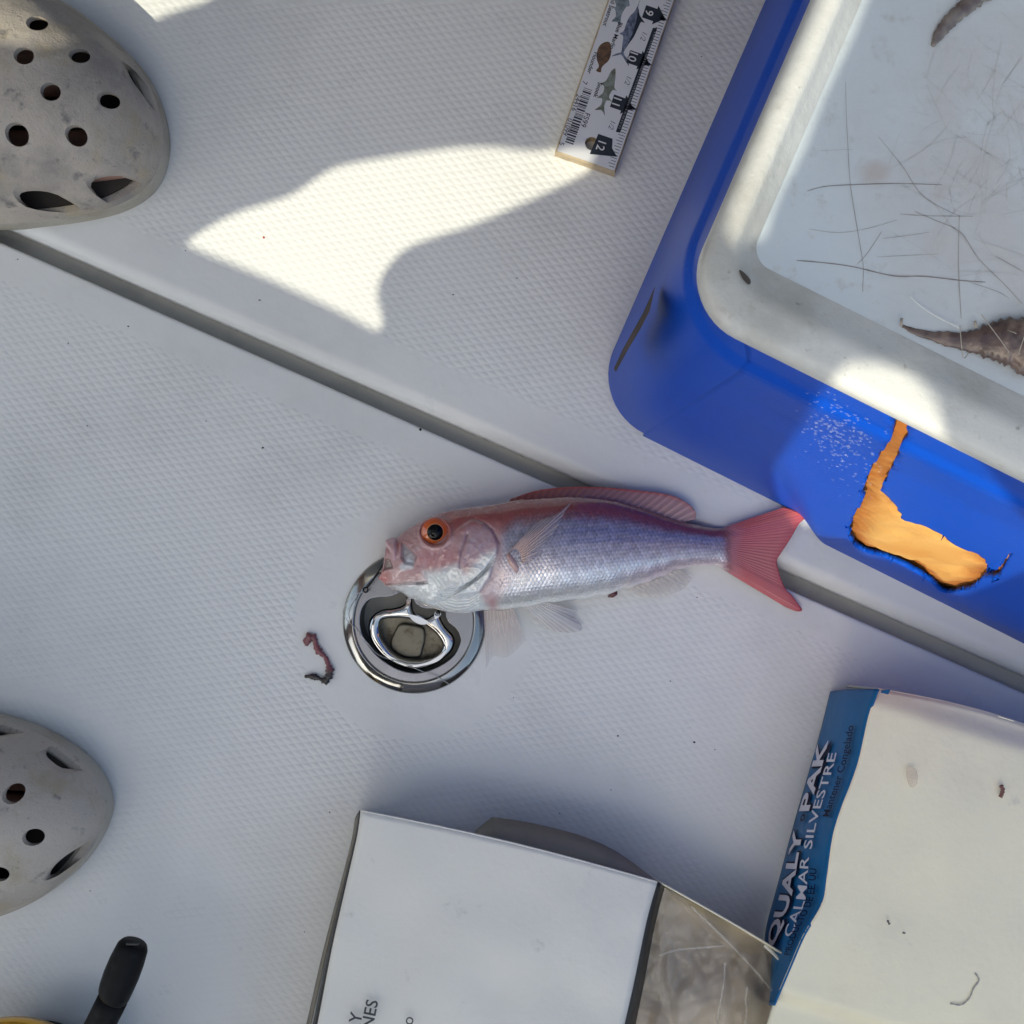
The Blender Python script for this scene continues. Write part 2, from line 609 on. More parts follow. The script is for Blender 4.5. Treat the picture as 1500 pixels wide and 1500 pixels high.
ZB0, ZB1 = 0.016, 0.270                   # flat part of the front wall
INS1 = 0.0012
cooler = thing('cooler', 'battered blue cooler with dirty white lid and torn front showing orange foam', 'cooler', cw(CL / 2, CW / 2, 0))
cr = 0.032
rows = [(0.0016, 0.010, cr - .008), (0.004, 0.004, cr - .003), (0.009, 0.001, cr), (ZB0, 0.0, cr), (ZB1, INS1, cr - .002),
        (0.274, INS1 + .0006, cr - .003), (0.277, INS1 + .0022, cr - .004), (0.2795, INS1 + .0026, cr - .005), (0.302, INS1 + .0030, .020), (0.3035, INS1 + .0045, .019)]
ROWZ = [r_[0] for r_ in rows]; ROWI = [r_[1] for r_ in rows]; ROWR = [r_[1] + r_[2] for r_ in rows]
ZTOP = 0.302
v, f, m = loft(rows)
# leave out the flat front panel between ZB0 and ZB1 (it is built with its broken hole below)
skip = {(3, 12), (0, 12), (1, 12), (2, 12)}
f2 = []
for q, face in enumerate(f):
    i, k = divmod(q, m)
    if k == 12 and i <= 7:
        continue
    f2.append(face)
body = sharp(mk('body', v, f2, m_blue, cooler), 40)


def wall_b(z, a=None):
    """setback of the front wall at height z; the right part bulges out towards its foot"""
    b = float(np.interp(z, ROWZ[3:], ROWI[3:]))
    if a is not None:
        edge = 0.132 - 0.40 * max(0.0, z - 0.0)
        b -= 0.0085 * float(sstep(edge - 0.006, edge + 0.016, a)) * max(0.0, 1 - (z / 0.24) ** 1.3 if z > 0 else 1.0) * float(sstep(0.034, 0.075, a))
    return b


def wall_bv(z, a):
    b = np.interp(z, ROWZ[3:], ROWI[3:])
    edge = 0.132 - 0.40 * np.maximum(0.0, z)
    return b - 0.0085 * sstep(0, 1, (a - edge + 0.006) / 0.022) * np.maximum(0.0, 1 - (np.maximum(z, 0) / 0.24) ** 1.3) * sstep(0.034, 0.075, a)


def cwv(a, b, z):
    a, b, z = a.ravel(), b.ravel(), z.ravel()
    return np.stack([CP[0] + C1[0] * a + C2[0] * b, CP[1] + C1[1] * a + C2[1] * b, z], 1)


def wall_pt(px, py):
    """pixel ray hits the front wall of the cooler: returns (a along, z)"""
    ux, uy = (px - 750) / F, (750 - py) / F
    A = ux * CI[1, 0] + uy * CI[1, 1]; c = CI[1] @ CP
    b = 0.0; a = 0.2; z = 0.1
    for _ in range(30):
        z = 0.5 * z + 0.5 * (H - (b + c) / A)
        p = np.array([ux, uy]) * (H - z) - CP
        a = CI[0] @ p
        b = 0.5 * b + 0.5 * wall_b(z, a)
    return (a, z)


foam_px = [(1318, 584), (1335, 592), (1332, 612), (1327, 641), (1311, 676), (1297, 705), (1292, 719), (1302, 729), (1317, 748), (1324, 762), (1349, 769), (1377, 782),
           (1403, 801), (1430, 811), (1443, 821), (1450, 834), (1463, 845), (1441, 847), (1432, 855), (1424, 862), (1405, 866), (1390, 869),
           (1377, 866), (1366, 855), (1349, 843), (1326, 830), (1292, 815), (1275, 811), (1256, 803), (1245, 790), (1244, 772), (1253, 749),
           (1261, 738), (1266, 708), (1278, 682), (1293, 658), (1308, 631)]
fw = [wall_pt(*p) for p in foam_px]
ZL = 0.0025
fw = [(a, min(max(z, ZL + 0.001), ZTOP - 0.0004)) for a, z in fw]
fl = smooth_loop(fw, 4)
A0, A1 = cr, CL - cr
ga = np.concatenate([np.linspace(A0, 0.10, 30)[:-1], np.linspace(0.10, 0.33, 330), np.linspace(0.33, A1, 20)[1:]])
gz = np.linspace(ZL, ZTOP, 350)
AA, ZZ = np.meshgrid(ga, gz, indexing='ij')
lo_ = np.interp(ZZ, ROWZ, ROWR)
AA = np.where(AA < 0.10, lo_ + (AA - A0) * (0.10 - lo_) / (0.10 - A0), np.where(AA > 0.33, 0.33 + (AA - 0.33) * (CL - lo_ - 0.33) / (A1 - 0.33), AA))
cxa = 0.25 * (AA[1:, 1:] + AA[:-1, 1:] + AA[1:, :-1] + AA[:-1, :-1]); cza = 0.25 * (ZZ[1:, 1:] + ZZ[:-1, 1:] + ZZ[1:, :-1] + ZZ[:-1, :-1])
cxa = cxa + 0.0007 * fbm(cxa * 250, cza * 250, 13); cza = cza + 0.0009 * fbm(cxa * 250 + 9, cza * 250 + 5, 14)


def pip(pts, x, y):
    c = np.zeros(x.shape, bool)
    for i in range(len(pts)):
        x0, y0 = pts[i]; x1, y1 = pts[(i + 1) % len(pts)]
        c ^= ((y0 > y) != (y1 > y)) & (x < (x1 - x0) * (y - y0) / (y1 - y0 + 1e-12) + x0)
    return c


crk = [wall_pt(*p) for p in [(1452, 838), (1462, 833), (1474, 812), (1484, 808), (1478, 818), (1468, 838), (1462, 848)]]
hole = pip(fl, cxa, cza) | pip(crk, cxa, cza)
# pull the vertices round the break onto the break line so that its edge is not stepped
fd = np.array(smooth_loop([(a + 0.0005 * math.sin(i * 2.3), z + 0.0006 * math.sin(i * 1.7 + 1)) for i, (a, z) in enumerate(fl)], 6))
touch_h = np.zeros(AA.shape, bool); touch_k = np.zeros(AA.shape, bool)
for di in (0, 1):
    for dj in (0, 1):
        touch_h[di:AA.shape[0] - 1 + di, dj:AA.shape[1] - 1 + dj] |= hole
        touch_k[di:AA.shape[0] - 1 + di, dj:AA.shape[1] - 1 + dj] |= ~hole
for i, j in zip(*np.nonzero(touch_h & touch_k)):
    dd = np.hypot(fd[:, 0] - AA[i, j], fd[:, 1] - ZZ[i, j]); q = int(dd.argmin())
    if dd[q] < 0.0022:
        AA[i, j] = fd[q, 0]; ZZ[i, j] = min(fd[q, 1], ZTOP)
vv = cwv(AA, wall_bv(ZZ, AA), ZZ)
nz_ = len(gz)
fcs = [(i * nz_ + j, (i + 1) * nz_ + j, (i + 1) * nz_ + j + 1, i * nz_ + j + 1) for i in range(len(ga) - 1) for j in range(nz_ - 1) if not hole[i, j]]
fp = mk('front_panel', vv, fcs, m_blue, cooler)
so = fp.modifiers.new('thickness', 'SOLIDIFY'); so.thickness = 0.0026; so.offset = -1
# foam behind the hole
ga = np.linspace(min(p[0] for p in fl) - .012, max(p[0] for p in fl) + .012, 110)
gz = np.linspace(0.006, ZTOP, 130)
AA, ZZ = np.meshgrid(ga, gz, indexing='ij')
fa_ = np.array(fl)
dmin = np.full(AA.shape, 1e9)
for p_ in fa_:
    dmin = np.minimum(dmin, np.hypot(AA - p_[0], (ZZ - p_[1])))
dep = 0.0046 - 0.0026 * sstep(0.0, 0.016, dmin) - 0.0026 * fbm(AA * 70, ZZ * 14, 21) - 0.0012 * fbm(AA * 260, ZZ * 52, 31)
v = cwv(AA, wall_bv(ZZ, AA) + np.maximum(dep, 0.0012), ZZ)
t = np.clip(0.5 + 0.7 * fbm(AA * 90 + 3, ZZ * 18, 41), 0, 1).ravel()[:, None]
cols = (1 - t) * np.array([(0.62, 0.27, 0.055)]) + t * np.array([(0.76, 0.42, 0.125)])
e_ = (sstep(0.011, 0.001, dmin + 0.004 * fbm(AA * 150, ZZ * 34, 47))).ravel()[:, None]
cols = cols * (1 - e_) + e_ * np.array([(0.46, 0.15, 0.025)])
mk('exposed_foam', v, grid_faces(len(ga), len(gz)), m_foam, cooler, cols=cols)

# lid: outer edge, rim, gentle inner slope, then the scored board
rows = [(0.3025, 0.0050, .016), (0.3040, 0.0025, .0175), (0.3065, 0.0015, .018), (0.3110, 0.0015, .018), (0.3130, 0.0021, .0175), (0.3139, 0.0037, .0165),
        (0.3143, 0.0060, .015), (0.3147, 0.0100, .013), (0.3149, 0.0122, .012), (0.3139, 0.0140, .011), (0.3122, 0.0160, .010),
        (0.3105, 0.0182, .009), (0.3090, 0.0205, .0075), (0.3080, 0.0222, .006)]
v, f, m = loft(rows, 12, True)
lid = sharp(mk('lid', v, f, m_lidw, cooler), 60)
lid['label'] = 'dirty white cooler lid with raised rim'
ZF = 0.3079
nx, ny = 170, 130
aa = np.linspace(0.0155, CL - 0.0155, nx); bb = np.linspace(0.0212, CW - 0.0212, ny)
AA, BB = np.meshgrid(aa, bb, indexing='ij')
v = np.array([cw(a, b, ZF) for a, b in zip(AA.ravel(), BB.ravel())])
pp = proj(v)
base = np.array([0.60, 0.655, 0.69]); st = np.array([0.56, 0.54, 0.53]); st2 = np.array([0.44, 0.33, 0.27])
w1 = sstep(330, 120, np.hypot((pp[:, 0] - 1480), (pp[:, 1] - 230) * 0.8)) * np.clip(0.65 + 0.6 * fbm(pp[:, 0] / 60, pp[:, 1] / 60, 5), 0, 1)
w2 = sstep(0.25, 0.75, fbm(pp[:, 0] / 28, pp[:, 1] / 28, 9)) * sstep(150, 20, np.hypot((pp[:, 0] - 1370) * 0.7, (pp[:, 1] - 310) * 1.4)) * 0.75
w2 = np.maximum(w2, 0.55 * sstep(26, 6, np.hypot((pp[:, 0] - 1280) * 0.8, pp[:, 1] - 253)))
cols = base[None] * (1 - w1[:, None]) + st[None] * w1[:, None]
cols = cols * (1 - w2[:, None]) + st2[None] * w2[:, None]
mk('scored_board', v, grid_faces(nx, ny), m_lidf, lid, cols=cols, smooth=False)

# split in the shell at the near corner
def left_pt(px, py, out=0.0006):
    ux, uy = (px - 750) / F, (750 - py) / F
    d = (CI[0] @ CP - out) / (CI[0] @ np.array([ux, uy]))
    return (ux * d, uy * d, H - d)


ck = [(960, 418), (948, 448), (932, 476), (912, 512), (899, 540), (902, 545), (920, 512), (938, 482), (952, 455)]
v = [left_pt(*p) for p in ck]
cm_ = np.mean(np.array(v), 0)
mk('shell_split', v + [tuple(cm_)], [(i, (i + 1) % len(v), len(v)) for i in range(len(v))], M('split_dark', (0.030, 0.012, 0.010), rough=0.8, var=(60, (0.16, 0.06, 0.02), 0.5, 0.7)), cooler, smooth=False)

v, f = fill2d([smooth_loop([U(x, y, .3146)[:2] for x, y in [(1083, 396), (1092, 402), (1099, 411), (1097, 417), (1088, 408)]], 4)], 0.0005)
v[:, 2] += 0.3148
mk('lid_split', v, f, M('split_grey', (0.06, 0.05, 0.045), rough=0.8), cooler, smooth=False)

# beads of water on the sunlit front of the cooler and on the deck
rw_ = np.random.default_rng(8)


def bead(c, n_, r, h):
    n_ = Vector(n_).normalized(); a_ = n_.orthogonal().normalized(); b_ = n_.cross(a_)
    c = Vector(c)
    v = [c + n_ * h]
    for q, hh in ((0.55, 0.78), (1.0, -0.05)):
        for k in range(8):
            w = math.pi * k / 4
            v.append(c + (a_ * math.cos(w) + b_ * math.sin(w)) * (r * q) + n_ * (h * hh))
    return [tuple(p) for p in v], [(0, 1 + k, 1 + (k + 1) % 8) for k in range(8)] + [(1 + k, 9 + k, 9 + (k + 1) % 8, 1 + (k + 1) % 8) for k in range(8)]


bd = []
nw_ = (-C2[0], -C2[1], 0.05)
for _ in range(230):
    x = rw_.normal(1228, 26); y = 640 + (x - 1228) * 0.55 + rw_.normal(0, 30)
    a, z = wall_pt(x, y)
    if not (0.02 < z < 0.29) or y > 735: continue
    bd.append(bead(cw(a, wall_b(z, a) - 0.0001, z), nw_, rw_.uniform(.0003, .0008), rw_.uniform(.0002, .0004)))
v, f = join(bd)
m_water = M('water', (0.9, 0.93, 0.95), rough=0.06, spec=1.0)
m_water.node_tree.nodes['Principled BSDF'].inputs['Alpha'].default_value = 0.10
tag(mk('water_beads', v, f, m_water), 'small beads of water on the sunlit cooler front', 'water beads', kind='stuff')

# ------------------------------------------------------------------ added shadow mask overhead, then the rest of the boat outside the picture
CZ = 1.9


def to_gobo(p):
    k = (CZ - p[2]) / SUN.z
    return (p[0] + SUN.x * k, p[1] + SUN.y * k)


def wall3(px, py):
    a, z = wall_pt(px, py)
    return cw(a, wall_b(z, a), max(z, 0.004))


gap_deck = [U(x, y, DECK_Z) for x, y in [(275, 353), (340, 313), (424, 285), (461, 262), (499, 241), (573, 227), (667, 213.6), (727, 212), (765, 217), (812, 216)]]
gap_deck += [U(840, 212, 0.01), U(876, 216, 0.01), U(866, 238, 0.01)]
gap_deck += [U(x, y, DECK_Z) for x, y in [(853, 257), (783, 292), (690, 332), (620, 355), (587, 371), (564, 397), (555.6, 427), (563, 465), (559, 481), (545, 486), (499, 462), (410, 420), (317, 381), (284, 367)]]
gap_deck2 = [U(x, y, DECK_Z) for x, y in [(60, -60), (88, 0), (117, 19), (160, 23), (213, 35), (240, 25), (280, 11), (307, 0), (360, -50)]]
gap_cooler = [U(1236, 530, .3145), U(1222, 556, .3145), wall3(1200, 575), wall3(1162, 640), wall3(1132, 688), U(1140, 735, .012), U(1150, 748, .008), U(1190, 768, 0),
              wall3(1240, 790), wall3(1262, 812), wall3(1300, 822), wall3(1350, 846), wall3(1400, 872), wall3(1440, 862), wall3(1500, 838), wall3(1560, 830), wall3(1540, 800), wall3(1500, 757), wall3(1462, 700),
              wall3(1420, 650), wall3(1398, 632), U(1380, 592, .3145), U(1352, 548, .3145), U(1336, 534, .3145), U(1285, 524, .3145)]
gap_rim = [U(x, y, 0.311) for x, y in [(1228, -60), (1204, 0), (1163, 95), (1126, 174), (1095, 248), (1068, 318), (1072, 345), (1090, 362), (1118, 358), (1124, 330), (1140, 285), (1172, 225), (1205, 142), (1243, 62), (1268, 0), (1290, -60)]]
holes = [smooth_loop([to_gobo(p) for p in g_], 4) for g_ in (gap_deck, gap_deck2, gap_cooler, gap_rim)]  # openings are the wanted sun patches, projected back along the sun
cc = to_gobo((0.03, 0.05, 0))
out = [(-2.6, -2.8), (-1.5, -2.84), (-.44, -2.8), (-.40, -1.7), (-.42, -.70), (-1.4, -.66), (-2.6, -.68), (-2.63, -1.7)]
gobo = thing('added_gobo', 'navy canvas shadow mask added unseen overhead, openings cut to cast the sun patches', 'gobo', (-1.5, -1.7, CZ))  # unseen mask, added only to shape the sun patches
v, f = fill2d([out] + holes, 0.004, 0.0)
v[:, 2] += CZ
mk('sheet', v, f, M('gobo_navy', (0.10, 0.12, 0.16), rough=0.85, bump=[(400, 0.0005, 2)]), gobo, smooth=False)
for x, y in ((-2.55, -2.7), (-.5, -2.7), (-2.55, -.75)):
    v, f = tube([(x, y, 0.0), (x, y, 1.0), (x, y, CZ - 0.003)], 0.014, 12)
    mk('gobo_post', v, f, m_steel, gobo)

# topsides all round and the sea beyond
parts = []
m_top = M('topside_white', (0.72, 0.72, 0.70), rough=0.3)
for nm, (x0, x1, y0, y1) in {'bow_bulwark': (-2.9, 2.0, 1.55, 1.75), 'stern_bulwark': (-2.9, 2.0, -3.1, -2.9), 'port_bulwark': (-3.1, -2.9, -3.1, 1.75), 'starboard_bulwark': (2.0, 2.2, -3.1, 1.75)}.items():
    v, f = box(x0, x1, y0, y1, -0.6, 0.62)
    tag(mk(nm, v, f, m_top, smooth=False), kind='structure')
v, f = box(-2.9, 2.0, -2.9, 1.55, -0.09, -0.035)
tag(mk('bilge', v, f, m_gutter, smooth=False), kind='structure')
m_sea = M('sea_water', (0.01, 0.05, 0.09), rough=0.12, bump=[(0.6, 0.25, 6)])
s = 2500
tag(mk('sea', [(-s, -s, -0.6), (s, -s, -0.6), (s, s, -0.6), (-s, s, -0.6)], [(0, 1, 2, 3)], m_sea, smooth=False), kind='structure')

# ------------------------------------------------------------------ the fish
top_px = [(556, 845.5), (558, 840), (561, 832), (564, 815), (566, 800), (570, 792), (578.7, 788), (593, 777), (609, 767), (628, 757), (647, 750), (673, 745), (713, 740), (740, 735.5),
          (765, 731), (793, 729), (833, 727), (873, 729), (900, 733), (927, 740), (953, 748), (975, 756), (997, 763), (1020, 769), (1047, 773.5), (1060, 774), (1076, 772)]
bot_px = [(556, 847), (561, 853), (567, 859), (584, 867), (604, 877), (633, 891), (660, 897), (680, 898), (712, 894), (733, 893), (767, 889), (807, 882), (847, 878), (887, 871), (915, 862), (945, 854),
          (967, 845), (993, 834), (1020, 829), (1047, 828), (1064, 833), (1076, 838)]
thk = [(556, .013), (566, .017), (585, .022), (620, .029), (670, .035), (720, .038), (800, .039), (870, .035), (940, .027), (1000, .019), (1040, .0135), (1076, .0095)]
tx, ty = np.array(top_px).T
bx, by = np.array(bot_px).T
zx, zz_ = np.array(thk).T


def pchip(x, y, q):
    """monotone cubic"""
    h = np.diff(x); d = np.diff(y) / h
    m_ = np.zeros_like(y); m_[0] = d[0]; m_[-1] = d[-1]
    for i in range(1, len(y) - 1):
        m_[i] = 0 if d[i - 1] * d[i] <= 0 else 2 / (1 / d[i - 1] + 1 / d[i])
    i = np.clip(np.searchsorted(x, q) - 1, 0, len(x) - 2)
    t = (q - x[i]) / h[i]
    return ((1 + 2 * t) * (1 - t) ** 2 * y[i] + t * (1 - t) ** 2 * h[i] * m_[i] + t * t * (3 - 2 * t) * y[i + 1] + t * t * (t - 1) * h[i] * m_[i + 1])


FZ0 = 0.0005           # the fish rests on the hatch


def fish_surf(px, v, upper=True):
    """column px, v in -1 (back) .. 1 (belly) -> (x, y, z) of the skin, without detail"""
    t_ = pchip(tx, ty, px); b_ = pchip(bx, by, px); Z = pchip(zx, zz_, px)
    zm = Z * 0.5
    yy = 0.5 * (t_ + b_) + v * 0.5 * (b_ - t_)
    dome = np.power(np.clip(1 - np.abs(v) ** 2.25, 0, 1), 0.52)
    z = zm + (zm * dome if upper else -zm * dome) + FZ0
    k = (H - zm) / F
    return (px - 750) * k, (750 - yy) * k, z


def pxv(px, py):
    """photo pixel on the visible flank -> v (solves for parallax)"""
    v = 0.0
    for _ in range(12):
        x, y, z = fish_surf(np.array([float(px)]), np.array([v]))
        q = proj(np.stack([x, y, z], 1))[0]
        b_ = pchip(bx, by, np.array([float(px)]))[0]; t_ = pchip(tx, ty, np.array([float(px)]))[0]
        v = float(np.clip(v + (py - q[1]) / (0.5 * (b_ - t_)), -0.99, 0.99))
    return v


def on_fish(px, py, lift=0.0):
    """photo pixel -> world point on the skin (plus lift)"""
    cxp, v = float(px), 0.0
    for _ in range(15):
        x, y, z = fish_surf(np.array([cxp]), np.array([v]))
        q = proj(np.stack([x, y, z + lift], 1))[0]
        cxp = float(np.clip(cxp + 0.9 * (px - q[0]), 556.5, 1075))
        b_ = pchip(bx, by, np.array([cxp]))[0]; t_ = pchip(tx, ty, np.array([cxp]))[0]
        v = float(np.clip(v + 0.8 * (py - q[1]) / max(0.5 * (b_ - t_), 2), -0.99, 0.99))
    x, y, z = fish_surf(np.array([cxp]), np.array([v]))
    return np.array([x[0], y[0], z[0] + lift])


NU, NV = 560, 250
pu = np.concatenate([np.linspace(556.2, 600, 70), np.linspace(600, 1075.5, NU - 69)[1:]])
NU = len(pu)
vv_ = np.sin(np.linspace(-math.pi / 2, math.pi / 2, NV)) * 0.35 + np.linspace(-1, 1, NV) * 0.65
PU, VV = np.meshgrid(pu, vv_, indexing='ij')
X, Y, Z = fish_surf(PU.ravel(), VV.ravel())
Q = proj(np.stack([X, Y, Z], 1))
qx, qy = Q[:, 0], Q[:, 1]
vflat = VV.ravel(); uflat = PU.ravel()


def seg_dist(pts):
    """distance in px from each vertex to a polyline (photo px)"""
    d = np.full(len(qx), 1e9)
    for (x0, y0), (x1, y1) in zip(pts[:-1], pts[1:]):
        L2 = (x1 - x0) ** 2 + (y1 - y0) ** 2
        t = np.clip(((qx - x0) * (x1 - x0) + (qy - y0) * (y1 - y0)) / L2, 0, 1)
        d = np.minimum(d, np.hypot(qx - x0 - t * (x1 - x0), qy - y0 - t * (y1 - y0)))
    return d


def inside(pts):
    c = np.zeros(len(qx), bool)
    n = len(pts)
    for i in range(n):
        x0, y0 = pts[i]; x1, y1 = pts[(i + 1) % n]
        cond = ((y0 > qy) != (y1 > qy)) & (qx < (x1 - x0) * (qy - y0) / (y1 - y0 + 1e-9) + x0)
        c ^= cond
    return c


def soft_in(pts, w):
    """1 inside, falls to 0 over w px either side of the outline"""
    s = np.where(inside(pts), 1.0, -1.0) * seg_dist(list(pts) + [pts[0]])
    return sstep(-w, w, s)


z1 = lambda x, y: (540 + x / 7.5, 720 + y / 7.5)
# --- colour, from back to belly
fr = 0.5 * (vflat + 1)                                   # 0 back .. 1 belly
# boundaries move along the body
pb = np.interp(uflat, [560, 640, 720, 760, 840, 930, 1000, 1076], [.42, .40, .30, .20, .19, .22, .24, .20])   # end of the red back
pf = np.interp(uflat, [560, 720, 800, 900, 960, 1020, 1076], [.55, .60, .62, .62, .62, .70, .70])            # end of the dusky flank
C = np.zeros((len(qx), 3))
red = np.array([0.34, 0.085, 0.080]); red2 = np.array([0.23, 0.045, 0.046])
flank = np.array([0.33, 0.31, 0.40]); mauve = np.array([0.56, 0.51, 0.57]); silver = np.array([0.78, 0.76, 0.78]); white = np.array([0.80, 0.80, 0.77])


def mixc(A_, B_, w):
    return A_ * (1 - w[:, None]) + np.asarray(B_) * w[:, None]


C[:] = red
C = mixc(C, red2, sstep(0.5, 1.0, fbm(uflat / 40, fr * 9, 51)) * 0.6)
C = mixc(C, flank, sstep(pb - .08, pb + .09, fr + 0.03 * fbm(uflat / 16, fr * 20, 52)))
C = mixc(C, mauve, sstep(pf - .28, pf + .03, fr))
C = mixc(C, silver, sstep(pf + .0, pf + .12, fr))
C = mixc(C, white, sstep(pf + .2, pf + .34, fr))
# bluish horizontal streaks on the flank
stk = 0.5 + 0.5 * np.sin(fr * 62 + 1.2 * fbm(uflat / 60, fr * 3, 61))
C = mixc(C, (0.16, 0.17, 0.34), 0.45 * stk * sstep(pb, pb + .06, fr) * sstep(pf - .02, pf - .2, fr) * sstep(760, 860, uflat))
# pale pinkish strip low on the tail half
C = mixc(C, (0.70, 0.58, 0.62), sstep(.72, .80, fr) * sstep(880, 960, uflat))
# red at the tail root
C = mixc(C, (0.50, 0.16, 0.18), 0.7 * sstep(1052, 1078, qx))

# --- scales: overlapping discs in rows, real relief
sc_mask = sstep(724, 742, qx + 8 * (fr - .5)) * sstep(0.05, 0.12, fr) * sstep(0.985, 0.93, fr) * (1 - 0.75 * soft_in([(905, 866), (960, 842), (1075, 825), (1075, 860), (900, 880)], 6))
sc_mask *= np.clip(0.25 + sstep(pb - .1, pb + .05, fr), 0, 1)
px_s, py_s = 5.6, 5.2
yy = Y * F / H; xx = X * F / H
su = xx / px_s; sv = (-yy + 0.10 * xx) / py_s
best = np.full(len(su), -1e9); sid = np.zeros(len(su)); relx = np.zeros(len(su)); rely = np.zeros(len(su))
for dj in (-1, 0, 1):
    for di in (-2, -1, 0, 1):
        j = np.floor(sv) + dj
        i = np.floor(su - 0.5 * (j % 2)) + di
        cx_ = i + 0.5 * (j % 2); cy_ = j + 0.5
        dx = su - cx_; dy = sv - cy_
        cov = (dx * dx / 1.35 + dy * dy / 0.72) < 1.0
        key = np.where(cov, -cx_, -1e9)
        up = key > best
        best = np.where(up, key, best); relx = np.where(up, dx, relx); rely = np.where(up, dy, rely); sid = np.where(up, i * 131.7 + j * 57.3, sid)
hsc = np.where(best > -1e8, 0.5 + 0.42 * relx - 0.35 * rely ** 2, 0)
Z = Z + sc_mask * hsc * 0.00062
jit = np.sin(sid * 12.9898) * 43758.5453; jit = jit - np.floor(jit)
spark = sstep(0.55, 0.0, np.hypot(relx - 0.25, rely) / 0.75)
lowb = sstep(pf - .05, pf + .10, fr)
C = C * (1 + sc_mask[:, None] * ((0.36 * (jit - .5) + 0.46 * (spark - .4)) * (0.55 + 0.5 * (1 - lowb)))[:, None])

# --- head
head = sstep(742, 722, qx + 10 * (fr - .6))
opline = [z1(1150, 300), z1(1260, 340), z1(1360, 420), z1(1430, 560), z1(1420, 680), z1(1390, 760), z1(1340, 950), z1(1230, 1110)]
pink = np.array([0.46, 0.25, 0.25]); pale = np.array([0.62, 0.40, 0.40]); rose = np.array([0.50, 0.21, 0.22])
hC = np.zeros_like(C); hC[:] = pink
hC = mixc(hC, red, sstep(.30, .12, fr))
hC = mixc(hC, (0.50, 0.31, 0.31), soft_in([z1(330, 520), z1(520, 380), z1(620, 600), z1(900, 560), z1(1080, 470), z1(1000, 640), z1(560, 650)], 11) * 0.7)
hC = mixc(hC, rose, 0.7 * soft_in([z1(520, 760), z1(620, 650), z1(950, 640), z1(990, 760), z1(880, 830), z1(600, 850)], 12))
hC = mixc(hC, (0.45, 0.31, 0.36), 0.75 * soft_in([z1(1080, 380), z1(1300, 380), z1(1400, 540), z1(1380, 640), z1(1150, 820), z1(1010, 800)], 12))
hC = mixc(hC, (0.50, 0.44, 0.52), 0.5 * sstep(.15, .6, fbm(qx / 3.0, qy / 3.0, 71)) * soft_in([z1(1080, 420), z1(1380, 420), z1(1380, 640), z1(1080, 720)], 8))
whitep = [z1(180, 1030), z1(620, 990), z1(600, 880), z1(740, 870), z1(960, 800), z1(1060, 900), z1(1260, 700), z1(1400, 640), z1(1400, 760), z1(1330, 960), z1(1240, 1110), z1(1350, 1340), z1(1000, 1400), z1(560, 1260), z1(330, 1130)]
hC = mixc(hC, (0.72, 0.745, 0.745), soft_in(whitep, 9))
jawp = [z1(110, 940), z1(160, 870), z1(330, 850), z1(600, 875), z1(620, 985), z1(400, 1005), z1(200, 1040)]
hC = mixc(hC, (0.66, 0.42, 0.40), 0.8 * soft_in(jawp, 6) * sstep(622, 575, qx))
hC = mixc(hC, (0.52, 0.17, 0.15), 0.8 * sstep(22, 4, np.hypot(qx - 557, qy - 846)))
C = mixc(C, hC, head)
# pectoral base patch
C = mixc(C, (0.66, 0.55, 0.57), 0.85 * soft_in([z1(1400, 800), z1(1540, 840), z1(1560, 1000), z1(1480, 1120), z1(1340, 1180), z1(1250, 1120), z1(1340, 960)], 11))
# mouth hollow behind the upper jaw, its shade painted dark grey
hol = soft_in([z1(370, 560), z1(440, 620), z1(525, 715), z1(490, 800), z1(400, 790), z1(360, 720)], 3)
C = mixc(C, (0.27, 0.26, 0.28), 0.8 * hol)
C = mixc(C, (0.58, 0.60, 0.64), 0.85 * soft_in([z1(330, 830), z1(430, 740), z1(500, 770), z1(480, 850), z1(360, 870)], 3))
mouth = soft_in([z1(165, 860), z1(185, 735), z1(235, 760), z1(260, 840)], 2.2)
C = mixc(C, (0.33, 0.27, 0.24), 0.9 * mouth)
# lines: preopercle, operculum edge, jaw seam, gill membrane folds
zd = np.zeros(len(qx))


def groove(pts, w, depth, dark=0.0, col=(0.2, 0.1, 0.11)):
    global C
    d = seg_dist(pts)
    zd[:] += -depth * np.exp(-(d / w) ** 2)
    if dark:
        C = mixc(C, col, dark * np.exp(-(d / (w * 0.8)) ** 2))


groove([z1(1085, 470), z1(1050, 580), z1(1025, 660), z1(1005, 760), z1(1000, 830)], 1.8, 0.0007, 0.55)
groove(opline, 2.4, 0.0010, 0.22)
groove([z1(200, 1030), z1(400, 1010), z1(540, 1008), z1(630, 1000)], 1.6, 0.0009, 0.35, (0.25, 0.22, 0.2))
groove([z1(530, 1012), z1(600, 1008)], 2.0, 0.0008, 0.6, (0.06, 0.05, 0.05))
groove([z1(620, 880), z1(635, 960), z1(640, 1000)], 1.6, 0.0005, 0.15)
for k in range(5):
    o_ = k * 42
    groove([z1(1390 - o_ * .25, 700 + o_ * .7), z1(1290 - o_ * .5, 850 + o_ * .62), z1(1150 - o_ * .8, 980 + o_ * .60), z1(1000 - o_ * .9, 1060 + o_ * .72), z1(860 - o_ * .7, 1060 + o_ * .9)], 1.5, 0.00085, 0.16, (0.40, 0.43, 0.46))
    groove([z1(780 - k * 8, 1060 + 40 * k), z1(840, 1150 + 36 * k), z1(960, 1190 + 32 * k), z1(1100, 1180 + 30 * k), z1(1200, 1120 + 30 * k)], 1.4, 0.0006, 0.10, (0.40, 0.43, 0.46))
